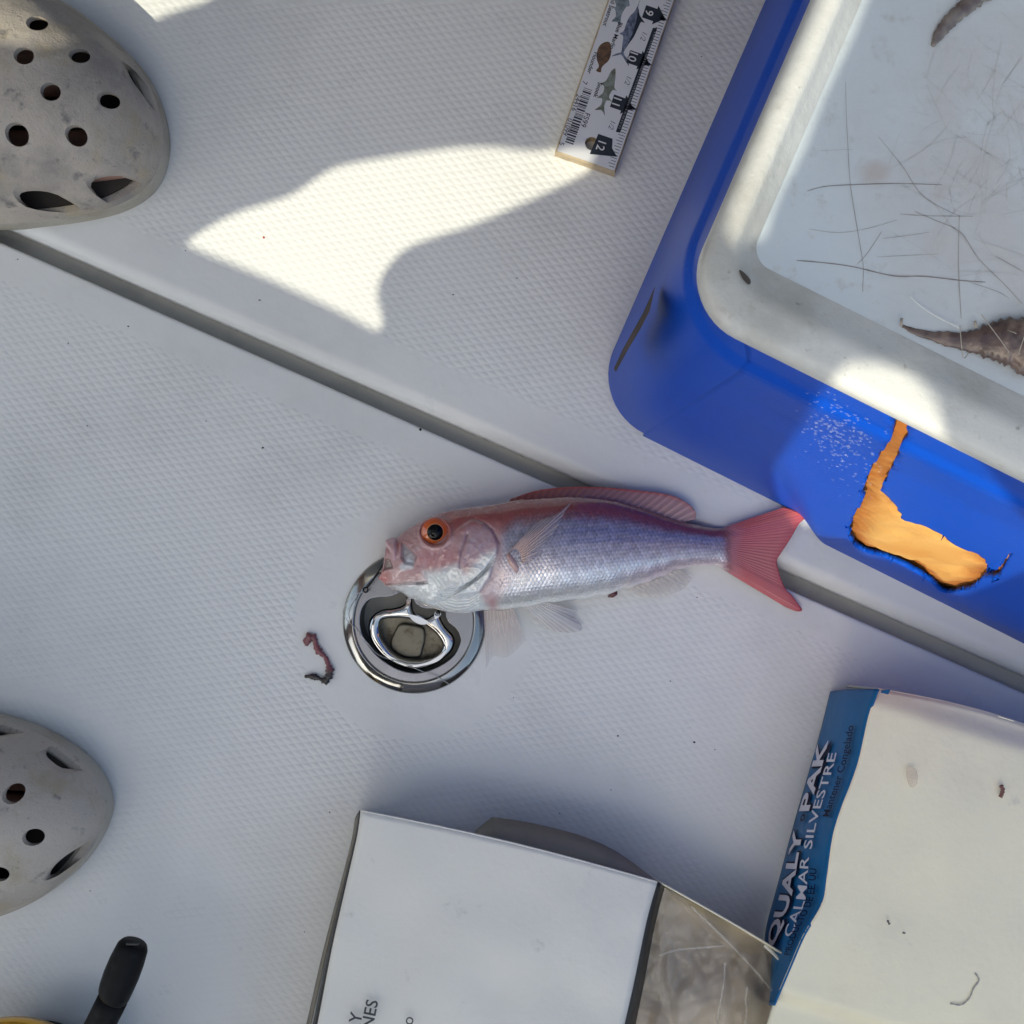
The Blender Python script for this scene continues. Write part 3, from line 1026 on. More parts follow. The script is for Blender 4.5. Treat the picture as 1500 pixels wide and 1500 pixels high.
# eye socket: a shallow bowl with a raised rim
eye_c = z1(730, 447)
de = np.hypot((qx - eye_c[0]), (qy - eye_c[1]))
zd += -0.0034 * sstep(20.5, 17.0, de) + 0.0009 * np.exp(-((de - 22.5) / 3.0) ** 2)
C = mixc(C, (0.40, 0.13, 0.12), 0.6 * np.exp(-((de - 21) / 2.2) ** 2))
# operculum slightly proud of the body, jaw hollow sunk
zd += 0.0012 * soft_in(opline + [z1(900, 1150), z1(700, 900), z1(800, 600), z1(1000, 400)], 3) - 0.0022 * hol - 0.0028 * mouth
zd += 0.0007 * fbm(qx / 14, qy / 14, 81) * head
Z = Z + zd * sstep(1.0, 0.9, np.abs(vflat))
C = np.clip(C, 0.004, 0.86)
# under side (rests on the deck), paler and plain
Xl, Yl, Zl = fish_surf(PU.ravel(), VV.ravel(), False)
nU = NU * NV
verts = np.concatenate([np.stack([X, Y, Z], 1), np.stack([Xl, Yl, Zl], 1)])
mtl = np.clip(sc_mask * (0.12 + 0.28 * lowb) * (0.6 + 0.8 * jit) + 0.12 * soft_in(whitep, 8) * head, 0, 0.5)
C4 = np.concatenate([C, mtl[:, None]], 1)
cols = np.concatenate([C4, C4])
ff = grid_faces(NU, NV)
fa = [(a, d, c, b) for a, b, c, d in ff]
faces = [f_[::-1] for f_ in fa] + [tuple(i + nU for i in f_) for f_ in fa]
m_fish = M('fish_skin', rough=0.26, attr=True, metal_attr=True, coat=1.0, coat_rough=0.08, sss=0.06, bump=[(120, 0.0005, 3)], rough_var=(300, 0.16, 0.32))
fish = thing('red_fish', 'small red-backed silvery fish with orange eye lying on the white hatch', 'fish', (U(800, 810)[0], U(800, 810)[1], 0))
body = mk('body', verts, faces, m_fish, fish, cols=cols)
bm = bmesh.new(); bm.from_mesh(body.data)
bmesh.ops.remove_doubles(bm, verts=bm.verts, dist=2e-5)
bmesh.ops.recalc_face_normals(bm, faces=bm.faces)
bm.to_mesh(body.data); bm.free()

# --- eye
ec = on_fish(*eye_c)
ec[2] -= 0.0022
kx = (H - ec[2]) / F


def cap(center, rad, hgt, n=28, rings=8, flat=2.0):
    v = [(center[0], center[1], center[2] + hgt)]
    for i in range(1, rings + 1):
        r = i / rings
        for k in range(n):
            a = 2 * math.pi * k / n
            v.append((center[0] + rad * r * math.cos(a), center[1] + rad * r * math.sin(a), center[2] + hgt * (1 - r ** flat)))
    f = [(0, 1 + k, 1 + (k + 1) % n) for k in range(n)]
    for i in range(rings - 1):
        for k in range(n):
            a, b = 1 + i * n + k, 1 + i * n + (k + 1) % n
            f.append((a, a + n, b + n, b))
    return v, f


er = 20.5 * kx
v, f = cap(ec, er, 0.0030, 40, 14)
vr = np.hypot(np.array(v)[:, 0] - ec[0], np.array(v)[:, 1] - ec[1]) / er
ang = np.arctan2(np.array(v)[:, 1] - ec[1], np.array(v)[:, 0] - ec[0])
ic = np.zeros((len(v), 3)); ic[:] = (0.62, 0.13, 0.03)
ic = mixc(ic, (0.70, 0.30, 0.12), sstep(.66, .56, vr))
ic = mixc(ic, (0.45, 0.24, 0.22), sstep(.80, .98, vr) * (0.55 + 0.45 * np.cos(ang - 0.3)))
ic = mixc(ic, (0.68, 0.10, 0.02), 0.7 * sstep(.3, 1.0, np.cos(ang - 2.0)) * sstep(.6, .75, vr))
eye = mk('eye', v, f, M('fish_iris', rough=0.12, attr=True, coat=1.0, coat_rough=0.03, var=(900, (0.5, 0.06, 0.01), 0.5, 0.9)), fish, cols=ic)
pc = (ec[0], ec[1], ec[2] + 0.00175)
v, f = cap(pc, 12.6 * kx, 0.0021, 32, 8)
mk('pupil', v, f, M('fish_pupil', (0.003, 0.003, 0.004), rough=0.05, spec=0.25), eye)

# --- upper jaw (a soft lobed flap in front of the mouth)
jp = [(180, 545), (230, 515), (290, 508), (335, 545), (372, 610), (366, 700), (352, 800), (305, 838), (262, 828), (238, 780), (228, 690), (204, 615)]
jl = smooth_loop([z1(*p) for p in jp], 4)
cxj, cyj = np.mean([p[0] for p in jl]), np.mean([p[1] for p in jl])
v, f, cj = [], [], []
nj = len(jl)
zj = 0.0195
for i, r in enumerate((1.0, 0.97, 0.86, 0.66, 0.40, 0.15)):
    for k, (x, y) in enumerate(jl):
        hx, hy = cxj + (x - cxj) * r, cyj + (y - cyj) * r
        fold = 0.0010 * math.cos((hx - 577) * 0.55) * (1 - r)
        v.append(U(hx, hy, zj - 0.006 * r ** 3 + 0.0022 + fold))
        cj.append((0.62 - 0.14 * (1 - r), 0.36 - 0.08 * (1 - r), 0.36 - .06 * (1 - r), 0.0))
for i in range(5):
    for k in range(nj):
        k2 = (k + 1) % nj
        f.append((i * nj + k, i * nj + k2, (i + 1) * nj + k2, (i + 1) * nj + k))
f.append(tuple(5 * nj + k for k in range(nj)))
base_i = len(v)
v += [U(x, y, 0.008) for x, y in jl]; cj += [(0.5, 0.25, 0.25, 0.0)] * nj
f += [(base_i + k, base_i + (k + 1) % nj, (k + 1) % nj, k) for k in range(nj)]
recalc(mk('upper_jaw', v, f, m_fish, fish, cols=cj))

# --- fins: thin webs stiffened by raised rays
m_fin = M('fin_web', rough=0.28, attr=True, alpha_attr=True, coat=0.4, coat_rough=0.1)


def fin(name, root, tip, nray, colfn, zroot, ztip, thick=0.0005, ray_h=0.0004, ns=26, sub=6, bow=0.0, wav=0.0):
    """root/tip: matching polylines in px; rays run root->tip"""
    R_ = np.array(smooth_loop(root, 8, False)); T_ = np.array(smooth_loop(tip, 8, False))

    def at(P_, s):
        d = np.concatenate([[0], np.cumsum(np.hypot(*np.diff(P_, axis=0).T))]); d /= d[-1]
        return np.stack([np.interp(s, d, P_[:, 0]), np.interp(s, d, P_[:, 1])], 1)
    nw = nray * sub + 1
    s = np.linspace(0, 1, nw)
    a, b = at(R_, s), at(T_, s)
    ph = np.abs(((s * nray + 0.5) % 1) - 0.5) * 2            # 0 on a ray, 1 between
    ray = np.exp(-(ph / 0.38) ** 2)
    top_, bot_, cc_ = [], [], []
    for i in range(ns):
        t = i / (ns - 1)
        p = a * (1 - t) + b * t
        zr = zroot(s) if callable(zroot) else np.full(nw, zroot)
        zt = ztip(s) if callable(ztip) else np.full(nw, ztip)
        z = zr * (1 - t) + zt * t + bow * math.sin(math.pi * t) + wav * np.sin(s * 9 + 3 * t) * t
        hh = thick * (1 - 0.6 * t) + ray_h * ray * (1 - 0.5 * t)
        col = np.array([colfn(s_, t, r_) for s_, r_ in zip(s, ray)])
        for q_, z_, h_, c_ in zip(p, z, hh, col):
            top_.append(U(q_[0], q_[1], z_ + h_)); bot_.append(U(q_[0], q_[1], z_ - 0.3 * h_)); cc_.append(c_)
    n_ = len(top_)
    g_ = grid_faces(ns, nw)
    fcs = list(g_) + [tuple(k + n_ for k in q_)[::-1] for q_ in g_]
    rim = [(0, j) for j in range(nw)] + [(i, nw - 1) for i in range(1, ns)] + [(ns - 1, j) for j in range(nw - 2, -1, -1)] + [(i, 0) for i in range(ns - 2, 0, -1)]
    ids = [i * nw + j for i, j in rim]
    for k in range(len(ids)):
        p_, q_ = ids[k], ids[(k + 1) % len(ids)]
        fcs.append((p_, q_, q_ + n_, p_ + n_))
    return recalc(mk(name, top_ + bot_, fcs, m_fin, fish, cols=np.array(cc_ + cc_)))


# tail fin: two lobes meeting in the fork
def tailcol(s, t, r):
    k = 0.90 + 0.14 * r
    edge = max(0.0, (t - 0.86) / 0.14)
    inner = math.exp(-((s - 0.55) / 0.22) ** 2)
    base_ = np.array([0.60, 0.13, 0.14]) * (1 - 0.30 * inner) + np.array([0.36, 0.20, 0.19]) * 0.30 * inner
    c = base_ * k
    c = c * (1 - 0.5 * edge) + np.array([0.42, 0.03, 0.05]) * 0.5 * edge
    if s < 0.13:
        c = c * 0.75 + np.array([0.70, 0.16, 0.07]) * 0.25
    root = max(0.0, 1 - t / 0.34)
    c = c * (1 - root) + np.array([0.44, 0.24, 0.28]) * root
    return (*np.clip(c, 0, .8), 0.97 * min(1.0, max(0.0, (t - 0.04 - 0.05 * r) / 0.14)))


lift = lambda s: np.interp(s, [0, .25, .5, .75, 1], [.0060, .0070, .0078, .0070, .0050])
fin('tail_fin', [(1050, 776), (1054, 788), (1056, 802), (1055, 817), (1050, 829)],
    [(1148, 743), (1163, 747.5), (1179, 757), (1170, 768), (1161, 784), (1151, 800), (1143, 812), (1138, 821), (1140.5, 835), (1146, 853), (1152, 864), (1160, 872), (1168, 883), (1175, 893.5), (1167, 895.5), (1151, 889.5)],
    34, tailcol, lambda s: np.interp(s, [0, .25, .5, .75, 1], [.0085, .0125, .0136, .0120, .0080]), lambda s: np.interp(s, [0, .1, .3, .5, .7, 1], [.0075, .0085, .0070, .0058, .0035, .0022]), thick=0.0006, ray_h=0.00025, ns=34, bow=-0.0010, wav=0.0004)


# dorsal fin folded along the back
def dorscol(s, t, r):
    c = np.array([0.28, 0.055, 0.055]) * (1 - s) + np.array([0.60, 0.37, 0.34]) * s
    c = c * (0.80 + 0.48 * r * (0.2 + 0.8 * s))
    e = max(0, (t - 0.80) / 0.20) * (0.35 + 0.65 * math.sin(math.pi * min(1, s * 1.05)))
    c = c * (1 - e) + np.array([0.58, 0.09, 0.05]) * e
    return (*np.clip(c, 0, .8), 0.93)


fin('dorsal_fin', [(744, 736), (765, 734), (793, 732), (833, 730), (873, 732), (900, 737), (927, 744), (953, 752), (975, 760), (997, 766)],
    [(748, 731), (780, 720), (811, 715), (847, 713), (875, 713.5), (900, 715), (940, 719), (967, 722), (993, 729), (1012, 741), (1019, 751), (1018.5, 760)],
    26, dorscol, lambda s: np.interp(s, [0, .4, 1], [.0195, .0190, .0100]), lambda s: np.interp(s, [0, .4, 1], [.0185, .0150, .0085]), thick=0.0010, ray_h=0.0005)


def palecol(base_, a0, a1, rb=0.12):
    def fn(s, t, r):
        c = np.array(base_) * (0.9 + rb * r)
        return (*np.clip(c, 0, .85), min(1, (a0 * (1 - t) + a1 * t) * (0.72 + 0.3 * r)))
    return fn


fin('anal_fin', [(918, 862), (935, 858), (955, 851), (975, 842), (995, 834)], [(938, 874), (962, 875), (985, 870), (1003, 861), (1014, 846)],
    11, palecol((0.72, 0.66, 0.62), 0.60, 0.28), 0.0085, 0.0035, thick=0.0005, ray_h=0.0005)
fin('pelvic_fin', [(766, 886), (775, 885), (786, 884), (798, 882)], [(800, 921), (826, 927), (848, 925), (852, 917), (842, 903), (846, 894)],
    9, palecol((0.74, 0.71, 0.72), 0.75, 0.50), 0.0120, 0.0030, thick=0.0006, ray_h=0.0004, bow=0.002)
fin('pelvic_fin', [(709, 891), (722, 893), (738, 892), (752, 890)], [(712, 980), (722, 962), (744, 962), (770, 938)],
    9, palecol((0.76, 0.64, 0.59), 0.60, 0.10, 0.1), 0.0060, 0.0018, thick=0.0005, ray_h=0.0003)


def pect_pts(pts, lift_):
    return [on_fish(x, y, lift_) for x, y in pts]


# pectoral fin lies over the flank: build in world space on the skin
z2 = lambda x, y: (700 + x / 7.5, 700 + y / 7.5)
rootp = [z2(300, 860), z2(350, 800), z2(430, 780), z2(470, 860), z2(480, 930)]
tipp = [z2(480, 690), z2(640, 490), z2(860, 400), z2(1025, 265), z2(940, 400), z2(860, 560), z2(740, 700), z2(690, 800), z2(640, 880), z2(520, 960)]
R_ = np.array(smooth_loop(rootp, 8, False)); T_ = np.array(smooth_loop(tipp, 8, False))
nray, sub, ns = 17, 5, 20
nw = nray * sub + 1


def samp(P_, s):
    d = np.concatenate([[0], np.cumsum(np.hypot(*np.diff(P_, axis=0).T))]); d /= d[-1]
    return np.stack([np.interp(s, d, P_[:, 0]), np.interp(s, d, P_[:, 1])], 1)


s_ = np.linspace(0, 1, nw)
ra, rb = samp(R_, s_), samp(T_, np.interp(s_, [0, .5, 1], [0, .36, 1]))
ray = np.exp(-((np.abs(((s_ * nray + .5) % 1) - .5) * 2) / .36) ** 2)
tv, bv, tc_ = [], [], []
for i in range(ns):
    t = i / (ns - 1)
    for j in range(nw):
        x, y = ra[j] * (1 - t) + rb[j] * t
        p = on_fish(x, y, 0.0006 + 0.0022 * math.sin(math.pi * t) + 0.0014 * (1 - t))
        tv.append((p[0], p[1], p[2] + 0.0003 + 0.0003 * ray[j])); bv.append((p[0], p[1], p[2] - 0.0001))
        c = np.array([0.66, 0.46, 0.42]) * (1 - t) + np.array([0.66, 0.58, 0.60]) * t
        tc_.append((*np.clip(c * (0.85 + .35 * ray[j]), 0, .85), min(1, (0.55 * (1 - t) ** 2 + 0.24) * 0.7 + (0.40 * (1 - 0.4 * t)) * ray[j])))
n_ = len(tv)
g_ = grid_faces(ns, nw)
recalc(mk('pectoral_fin', tv + bv, list(g_) + [tuple(k + n_ for k in q)[::-1] for q in g_], m_fin, fish, cols=np.array(tc_ + tc_)))
# fleshy root of the pectoral fin
rp_ = [on_fish(*z2(x, y), 0.0003) for x, y in ((330, 830), (350, 880), (380, 930), (420, 990), (430, 1040))]
v, f = tube(rp_, [.0008, .0016, .0020, .0016, .0006], 10)
mk('fin_root', v, f, m_fish, fish, cols=[(0.58, 0.36, 0.33, 0.0)] * len(v))

# blood-red scrap at the vent
vp = [U(891, 874, .004), U(896, 871.5, .0055), U(901, 868, .0055), U(903, 866, .004)]
v, f = tube(vp, [.0006, .0017, .0018, .0007], 10)
tag(mk('gut_scrap', v, f, M('gut_red', (0.10, 0.012, 0.018), rough=0.2, coat=0.6)), "tiny dark red scrap of gut at the fish's belly", 'fish scrap')

# ------------------------------------------------------------------ clogs
m_clog = M('clog_foam', (0.54, 0.475, 0.40), rough=0.65, var=[(13, (0.31, 0.275, 0.245), 0.42, 0.62), (38, (0.46, 0.385, 0.275), 0.50, 0.68), (85, (0.22, 0.20, 0.185), 0.57, 0.72), (420, (0.16, 0.14, 0.12), 0.62, 0.76), (1200, (0.17, 0.15, 0.13), 0.60, 0.75)],
           bump=[(160, 0.0006, 4), (900, 0.00025, 3)])
m_sole = M('clog_sole', (0.50, 0.46, 0.38), rough=0.6, var=[(30, (0.36, 0.31, 0.23), 0.42, 0.75), (200, (0.28, 0.24, 0.19), 0.6, 0.8)], bump=[(250, 0.0006, 3)])


def clog(label, outline, spine, holes_, slots, hscale):
    t = thing('clog', label, 'clog', U(spine[0][0], spine[0][1], 0), 'worn clogs on the feet of one person')
    ol = np.array(smooth_loop(outline, 5))
    # sole
    zs = 0.016
    o3 = [U(x, y, 0.010)[:2] for x, y in ol]
    v, f = fill2d([o3], 0.018, 0.004, 3)
    v[:, 2] += 0.009 + 0.0005
    sharp(mk('sole', v, f, m_sole, t), 50)
    ctr = np.mean(np.array(o3), 0)
    ins_ = [tuple(np.array(p) + (ctr - np.array(p)) / np.linalg.norm(ctr - np.array(p)) * .007) for p in o3]
    v, f = fill2d([ins_], 0.0006)
    v[:, 2] += 0.0192
    mk('slot_shade', v, f, M('slot_shade_dark', (0.055, 0.045, 0.038), rough=0.8), t, smooth=False)  # dark layer stands for the shade inside the clog
    s0, s1 = np.array(spine[0], float), np.array(spine[1], float)
    L2 = ((s1 - s0) ** 2).sum()
    n, mr = len(ol), 16
    V = np.zeros((mr, n, 3))
    for k, p in enumerate(ol):
        q = np.clip(((p - s0) @ (s1 - s0)) / L2, 0, 1)
        sp_ = s0 + (s1 - s0) * q
        rmin = float(0.74 * sstep(-190, -330, p[0]))
        for i in range(mr):
            s = i / (mr - 1)
            r = (1 - (1 - rmin) * s) * 0.985
            xy = sp_ + (p - sp_) * r
            hz = float(np.interp(xy[0], [-600, -420, -250, -120, 0, 120, 230], [.062, .055, .066, .064, .055, .046, .040])) * hscale
            z = zs + hz * (1 - min(r / 0.985, 1) ** 2.5) ** 0.55
            w = U(xy[0], xy[1], 0.012)
            V[i, k] = (w[0], w[1], z)
    vv = [tuple(p) for p in V.reshape(-1, 3)]
    ff = grid_faces(mr, n, True)
    me = bpy.data.meshes.new('upper'); me.from_pydata(vv, [], ff)
    bm = bmesh.new(); bm.from_mesh(me)
    bmesh.ops.remove_doubles(bm, verts=bm.verts, dist=0.0004)
    bmesh.ops.dissolve_degenerate(bm, edges=bm.edges, dist=0.0002)
    bmesh.ops.recalc_face_normals(bm, faces=bm.faces)
    bm.normal_update()
    if sum(fc.normal.z * fc.calc_area() for fc in bm.faces) < 0:
        bmesh.ops.reverse_faces(bm, faces=bm.faces)
    bm.to_mesh(me); bm.free()
    tmp = bpy.data.objects.new('tmp', me); scn.collection.objects.link(tmp)
    sd = tmp.modifiers.new('s', 'SOLIDIFY'); sd.thickness = 0.0034; sd.offset = -1
    parts_ = []
    for (x, y, r) in holes_:
        c = U(x, y, 0.055)
        rr = 1.02 * r / (F / (H - 0.055))
        d = Vector((c[0] - U(s0[0], y, .055)[0], 0, 0.08)).normalized()
        nn = 20
        vb = [(c[0] + rr * math.cos(a), c[1] + rr * math.sin(a), 0.022) for a in np.linspace(0, 2 * math.pi, nn, endpoint=False)]
        vt = [(p[0], p[1], 0.12) for p in vb]
        parts_.append((vb + vt, [tuple(range(nn))[::-1], tuple(range(nn, 2 * nn))] + [(i, (i + 1) % nn, nn + (i + 1) % nn, nn + i) for i in range(nn)]))
    for sl in slots:
        sc_ = np.mean(np.array(sl), 0); ci_ = s0 - sc_; ci_ = ci_ / np.linalg.norm(ci_)
        sl = [tuple(sc_ + (np.array(q_) - sc_) * 1.10 + ci_ * 12) for q_ in sl]
        pl = [U(x, y, 0.032)[:2] for x, y in smooth_loop(sl, 3)]
        ar = sum(pl[i][0] * pl[(i + 1) % len(pl)][1] - pl[(i + 1) % len(pl)][0] * pl[i][1] for i in range(len(pl)))
        if ar < 0: pl = pl[::-1]
        nn = len(pl)
        parts_.append(([(x, y, 0.0205) for x, y in pl] + [(x, y, 0.12) for x, y in pl], [tuple(range(nn))[::-1], tuple(range(nn, 2 * nn))] + [(i, (i + 1) % nn, nn + (i + 1) % nn, nn + i) for i in range(nn)]))
    cv, cf = join(parts_)
    cm = bpy.data.meshes.new('cut'); cm.from_pydata(cv, [], cf)
    cut = bpy.data.objects.new('cut', cm); scn.collection.objects.link(cut)
    bo = tmp.modifiers.new('b', 'BOOLEAN'); bo.operation = 'DIFFERENCE'; bo.object = cut; bo.solver = 'EXACT'; bo.use_self = True; bo.use_hole_tolerant = True
    dg = bpy.context.evaluated_depsgraph_get()
    res = bpy.data.meshes.new_from_object(tmp.evaluated_get(dg))
    bpy.data.objects.remove(tmp); bpy.data.objects.remove(cut)
    res.name = 'upper'; print('UPPER', len(res.polygons))
    res.materials.clear(); res.materials.append(m_clog)
    res.shade_smooth()
    sharp(new_obj('upper', res, t), 50)
    return t


c3 = lambda x, y: (x / 3.75, y / 3.75)
clog('larger scuffed grey clog at the top left corner, holes over a bare foot',
     [(83, 0), (117, 20), (149, 45), (181, 72), (211, 104), (232, 144), (243, 187), (244, 221), (235, 256), (213, 285), (173, 307), (120, 320), (53, 329), (0, 333),
      (-150, 330), (-280, 325), (-400, 318), (-500, 300), (-570, 260), (-595, 200), (-590, 140), (-530, 70), (-430, 30), (-320, 0), (-200, -30), (-100, -40), (-20, -34), (40, -18)],
     [(95, 180), (-480, 175)],
     [(55, 35, 13), (113, 78, 12.5), (45, 91, 13), (81, 140.5, 13.2), (151.5, 139, 13), (33, 203, 15.5), (111, 198, 14), (-2, 137, 13), (-20, 45, 13), (-70, 90, 13), (-60, 190, 13)],
     [[c3(722, 335), c3(770, 360), c3(830, 450), c3(868, 545), c3(840, 525), c3(790, 460), c3(750, 400)],
      [c3(540, 1062), c3(600, 1022), c3(720, 1000), c3(782, 1042), c3(720, 1085), c3(585, 1112)],
      [c3(125, 1130), c3(200, 1112), c3(300, 1118), c3(380, 1165), c3(280, 1178), c3(140, 1176)]], 1.0)
c5 = lambda x, y: (x / 3.1925, 1030 + y / 3.1925)
clog('smaller-looking scuffed grey clog at the lower left edge above the reel handle',
     [(0, 1049), (47, 1064), (94, 1088), (132, 1118), (153, 1149), (161, 1180), (157, 1205), (144, 1234), (119, 1268), (88, 1296), (47, 1321), (0, 1340), (-50, 1352), (-110, 1358),
      (-200, 1355), (-330, 1330), (-450, 1300), (-560, 1265), (-640, 1220), (-660, 1170), (-640, 1110), (-570, 1065), (-450, 1045), (-320, 1040), (-200, 1034), (-100, 1034), (-50, 1040)],
     [(20, 1190), (-540, 1165)],
     [(20, 1163, 13), (48.5, 1227, 12.5), (4, 1277, 12), (-40, 1120, 13), (-50, 1200, 13), (-60, 1280, 13), (-20, 1235, 12)],
     [[c5(213, 218), c5(255, 197), c5(340, 240), c5(418, 292), c5(390, 306), c5(320, 298), c5(260, 260)],
      [c5(268, 825), c5(300, 775), c5(360, 725), c5(416, 703), c5(390, 760), c5(330, 810), c5(290, 832)],
      [c5(-60, 92), c5(0, 82), c5(88, 106), c5(40, 120), c5(-60, 122)]], 0.95)

# ------------------------------------------------------------------ person wearing the clogs and holding the phone
def skin_person():
    V, E, R = [], [], []

    def add(p, r, par=None):
        V.append(p); R.append(r)
        if par is not None: E.append((par, len(V) - 1))
        return len(V) - 1
    pel = add((-.78, .03, .86), .13)
    wai = add((-.68, .03, 1.00), .125, pel)
    che = add((-.45, .03, 1.20), .145, wai)
    nek = add((-.30, .03, 1.33), .055, che)
    h1 = add((-.25, .03, 1.40), .085, nek)
    h2 = add((-.19, .03, 1.50), .092, h1)
    add((-.15, .03, 1.56), .06, h2)
    for s, hy, fy, toe, foot in ((1, .115, .205, -.195, None), (-1, -.055, -.163, -.235, None)):
        hip = add((-.77, hy, .80), .095, pel)
        kn = add((-.57, 0.3 * hy + 0.7 * fy, .47), .062, hip)
        an = add((-.445, fy, .125), .040, kn)
        heel = add((-.452, fy, .060), .036, an)
        mid = add((-.36, fy, .054), .030, heel)
        ball = add((-.305, fy - .004 * s, .040), .020, mid)
        for k in range(5):
            off = (-.034 + .017 * k) * s           # medial side is towards the other foot
            ln = (.108, .100, .090, .076, .060)[k]
            x0_ = -.286 + (toe + .195) * 1.2
            b0 = add((x0_, fy + off, .031), .0080 if k else .0095, ball)
            b1 = add((x0_ + ln * .55, fy + off * .85, .0275), .0060 if k else .0080, b0)
            add((x0_ + ln * .88, fy + off * .72, .0255), .0052 if k else .0072, b1)
        sh = add((-.40, .03 + s * .17, 1.22), .060, che)
        el = add((-.27, .03 + s * .19, .98), .040, sh)
        wr = add((-.12, .03 + s * .11, .795), .026, el)
        pa = add((-.075, .02 + s * .075, .745), .030, wr)
        for k in range(4):
            a = (-.022 + .0145 * k)
            f0 = add((-.045 + .3 * a, .02 + s * (.062 - .2 * a), .705 + a), .0095, pa)
            f1 = add((-.02 + .5 * a, .005 + s * .052, .682 + a * .6), .0085, f0)
            add((.008 + .5 * a, .003 + s * (.030 + .003 * k), .672 + a * .4), .0075, f1)
        th = add((-.075, .01 + s * .045, .715), .011, pa)
        add((-.055, .005 + s * .030, .690), .009, th)
    me = bpy.data.meshes.new('person'); me.from_pydata(V, E, [])
    o = bpy.data.objects.new('tmp', me); scn.collection.objects.link(o)
    sk = o.modifiers.new('skin', 'SKIN')
    if not me.skin_vertices:
        me.attributes.new  # noqa
    sv = me.skin_vertices[0].data if me.skin_vertices else None
    if sv is None:
        bpy.context.view_layer.objects.active = o
        bpy.ops.mesh.customdata_skin_add()
        sv = me.skin_vertices[0].data
    for i, r in enumerate(R):
        sv[i].radius = (r, r); sv[i].use_root = (i == 0)
    sb = o.modifiers.new('sub', 'SUBSURF'); sb.levels = 2; sb.render_levels = 2
    dg = bpy.context.evaluated_depsgraph_get()
    res = bpy.data.meshes.new_from_object(o.evaluated_get(dg))
    bpy.data.objects.remove(o)
    v = np.empty(len(res.vertices) * 3); res.vertices.foreach_get('co', v); v = v.reshape(-1, 3)
    fcs = [tuple(p.vertices) for p in res.polygons]
    bpy.data.meshes.remove(res)
    return v, fcs


v, f = skin_person()
zc = v[:, 2]; xc = v[:, 0]
col = np.zeros((len(v), 3)); col[:] = (0.36, 0.20, 0.15)
col[(zc > .50) & (zc < .93) & (xc < -.40)] = (0.10, 0.105, 0.11)
col[(zc >= .93) & (xc < -.285) & (zc < 1.345)] = (0.30, 0.33, 0.36)
feet = thing('person', 'bare feet of a person standing inside the grey clogs', 'person', (-.45, .03, 0))
mk('body', v, f, M('person_skin', attr=True, rough=0.55, sss=0.05), feet, cols=col)
hv, hf = cap((-.175, .03, 1.50), .105, .10, 24, 8)
mk('cap', hv, hf, M('cap_fabric', (0.12, 0.12, 0.13), rough=0.8), feet)
v, f = box(-.045, .045, -.081, .081, .6260, .6345)
ph = mk('phone', v, f, M('phone_glass', (0.012, 0.012, 0.014), rough=0.15), smooth=False)
tag(ph, "phone held flat above the fish by the clogs' wearer", 'phone')
bv = ph.modifiers.new('edge', 'BEVEL'); bv.width = 0.003; bv.segments = 3

# ------------------------------------------------------------------ fish ruler
m_wood = M('ruler_wood', (0.46, 0.37, 0.25), rough=0.7, var=[(80, (0.25, 0.19, 0.12), 0.45, 0.72)], bump=[(300, 0.0005, 3)])
m_rwhite = M('ruler_white', (0.68, 0.69, 0.72), rough=0.30, var=(40, (0.60, 0.60, 0.60), 0.5, 0.8))
m_ink = M('ink_navy', (0.012, 0.018, 0.03), rough=0.45)
m_inkw = M('ink_white', (0.68, 0.68, 0.70), rough=0.4)
RZ = 0.0115
ro = np.array(U(813, 222, RZ)[:2])
rex = np.array([-0.328, -0.9447]); rey = np.array([0.9447, -0.328])
RS = F / (H - RZ)


def rl(zx, zy):
    """5x zoom pixel of the ruler corner -> ruler coordinates (m)"""
    d = np.array([780 + zx / 5 - 813, zy / 5 - 222.0])
    return (d @ np.array([-0.328, 0.9447]) / RS, d @ np.array([0.9447, 0.328]) / RS)


def rw(x, y, z):
    p = ro + rex * x + rey * y
    return (p[0], p[1], z)


RWID = 0.0338
ruler = thing('fish_ruler', 'white fish-measuring ruler printed with fish and inch numbers, leading past the blue cooler', 'ruler', rw(-.15, .017, 0))
rb0 = [(-0.305, 0.0), (0.0, 0.0), (0.0, RWID), (-0.305, RWID)]
hx, hy = rl(435, 1050)
hole_ = [(hx + .0036 * math.cos(a), hy + .0036 * math.sin(a)) for a in np.linspace(0, 2 * math.pi, 28, endpoint=False)]
v, f = fill2d([rb0, hole_], RZ - DECK_Z - .0006, 0.0008, 2)
mk('board', [rw(x, y, z + (RZ + DECK_Z - .0006) / 2) for x, y, z in v], f, m_wood, ruler, smooth=False)
rb1 = [(-0.305, 0.0009), (-.0009, 0.0009), (-.0009, RWID - .0009), (-0.305, RWID - .0009)]
v, f = fill2d([rb1, hole_], 0.0004)
mk('printed_face', [rw(x, y, z + RZ - .00035) for x, y, z in v], f, m_rwhite, ruler, smooth=False)
PZ = RZ - 0.00008


def rprint(name, polys, mat, dz=0.0):
    parts_ = []
    for pl in polys:
        v, f = fill2d([pl])
        parts_.append(([rw(x, y, PZ + dz) for x, y, z in v], f))
    v, f = join(parts_)
    return mk(name, v, f, mat, ruler, smooth=False)


def rtext(name, s, zx, zy, size, mat, bold=0.0, dz=0.0001, center=True, shear=0):
    """text reading along the ruler, centred on a zoom pixel"""
    v, f = text2d(s, size, bold, shear)
    x0, y0 = rl(zx, zy)
    c = 0.5 * (v.min(0) + v.max(0)) if center else v.min(0)
    return mk(name, [rw(x0 + p[0] - c[0], y0 + p[1] - c[1], PZ + dz) for p in v], f, mat, ruler, smooth=False)


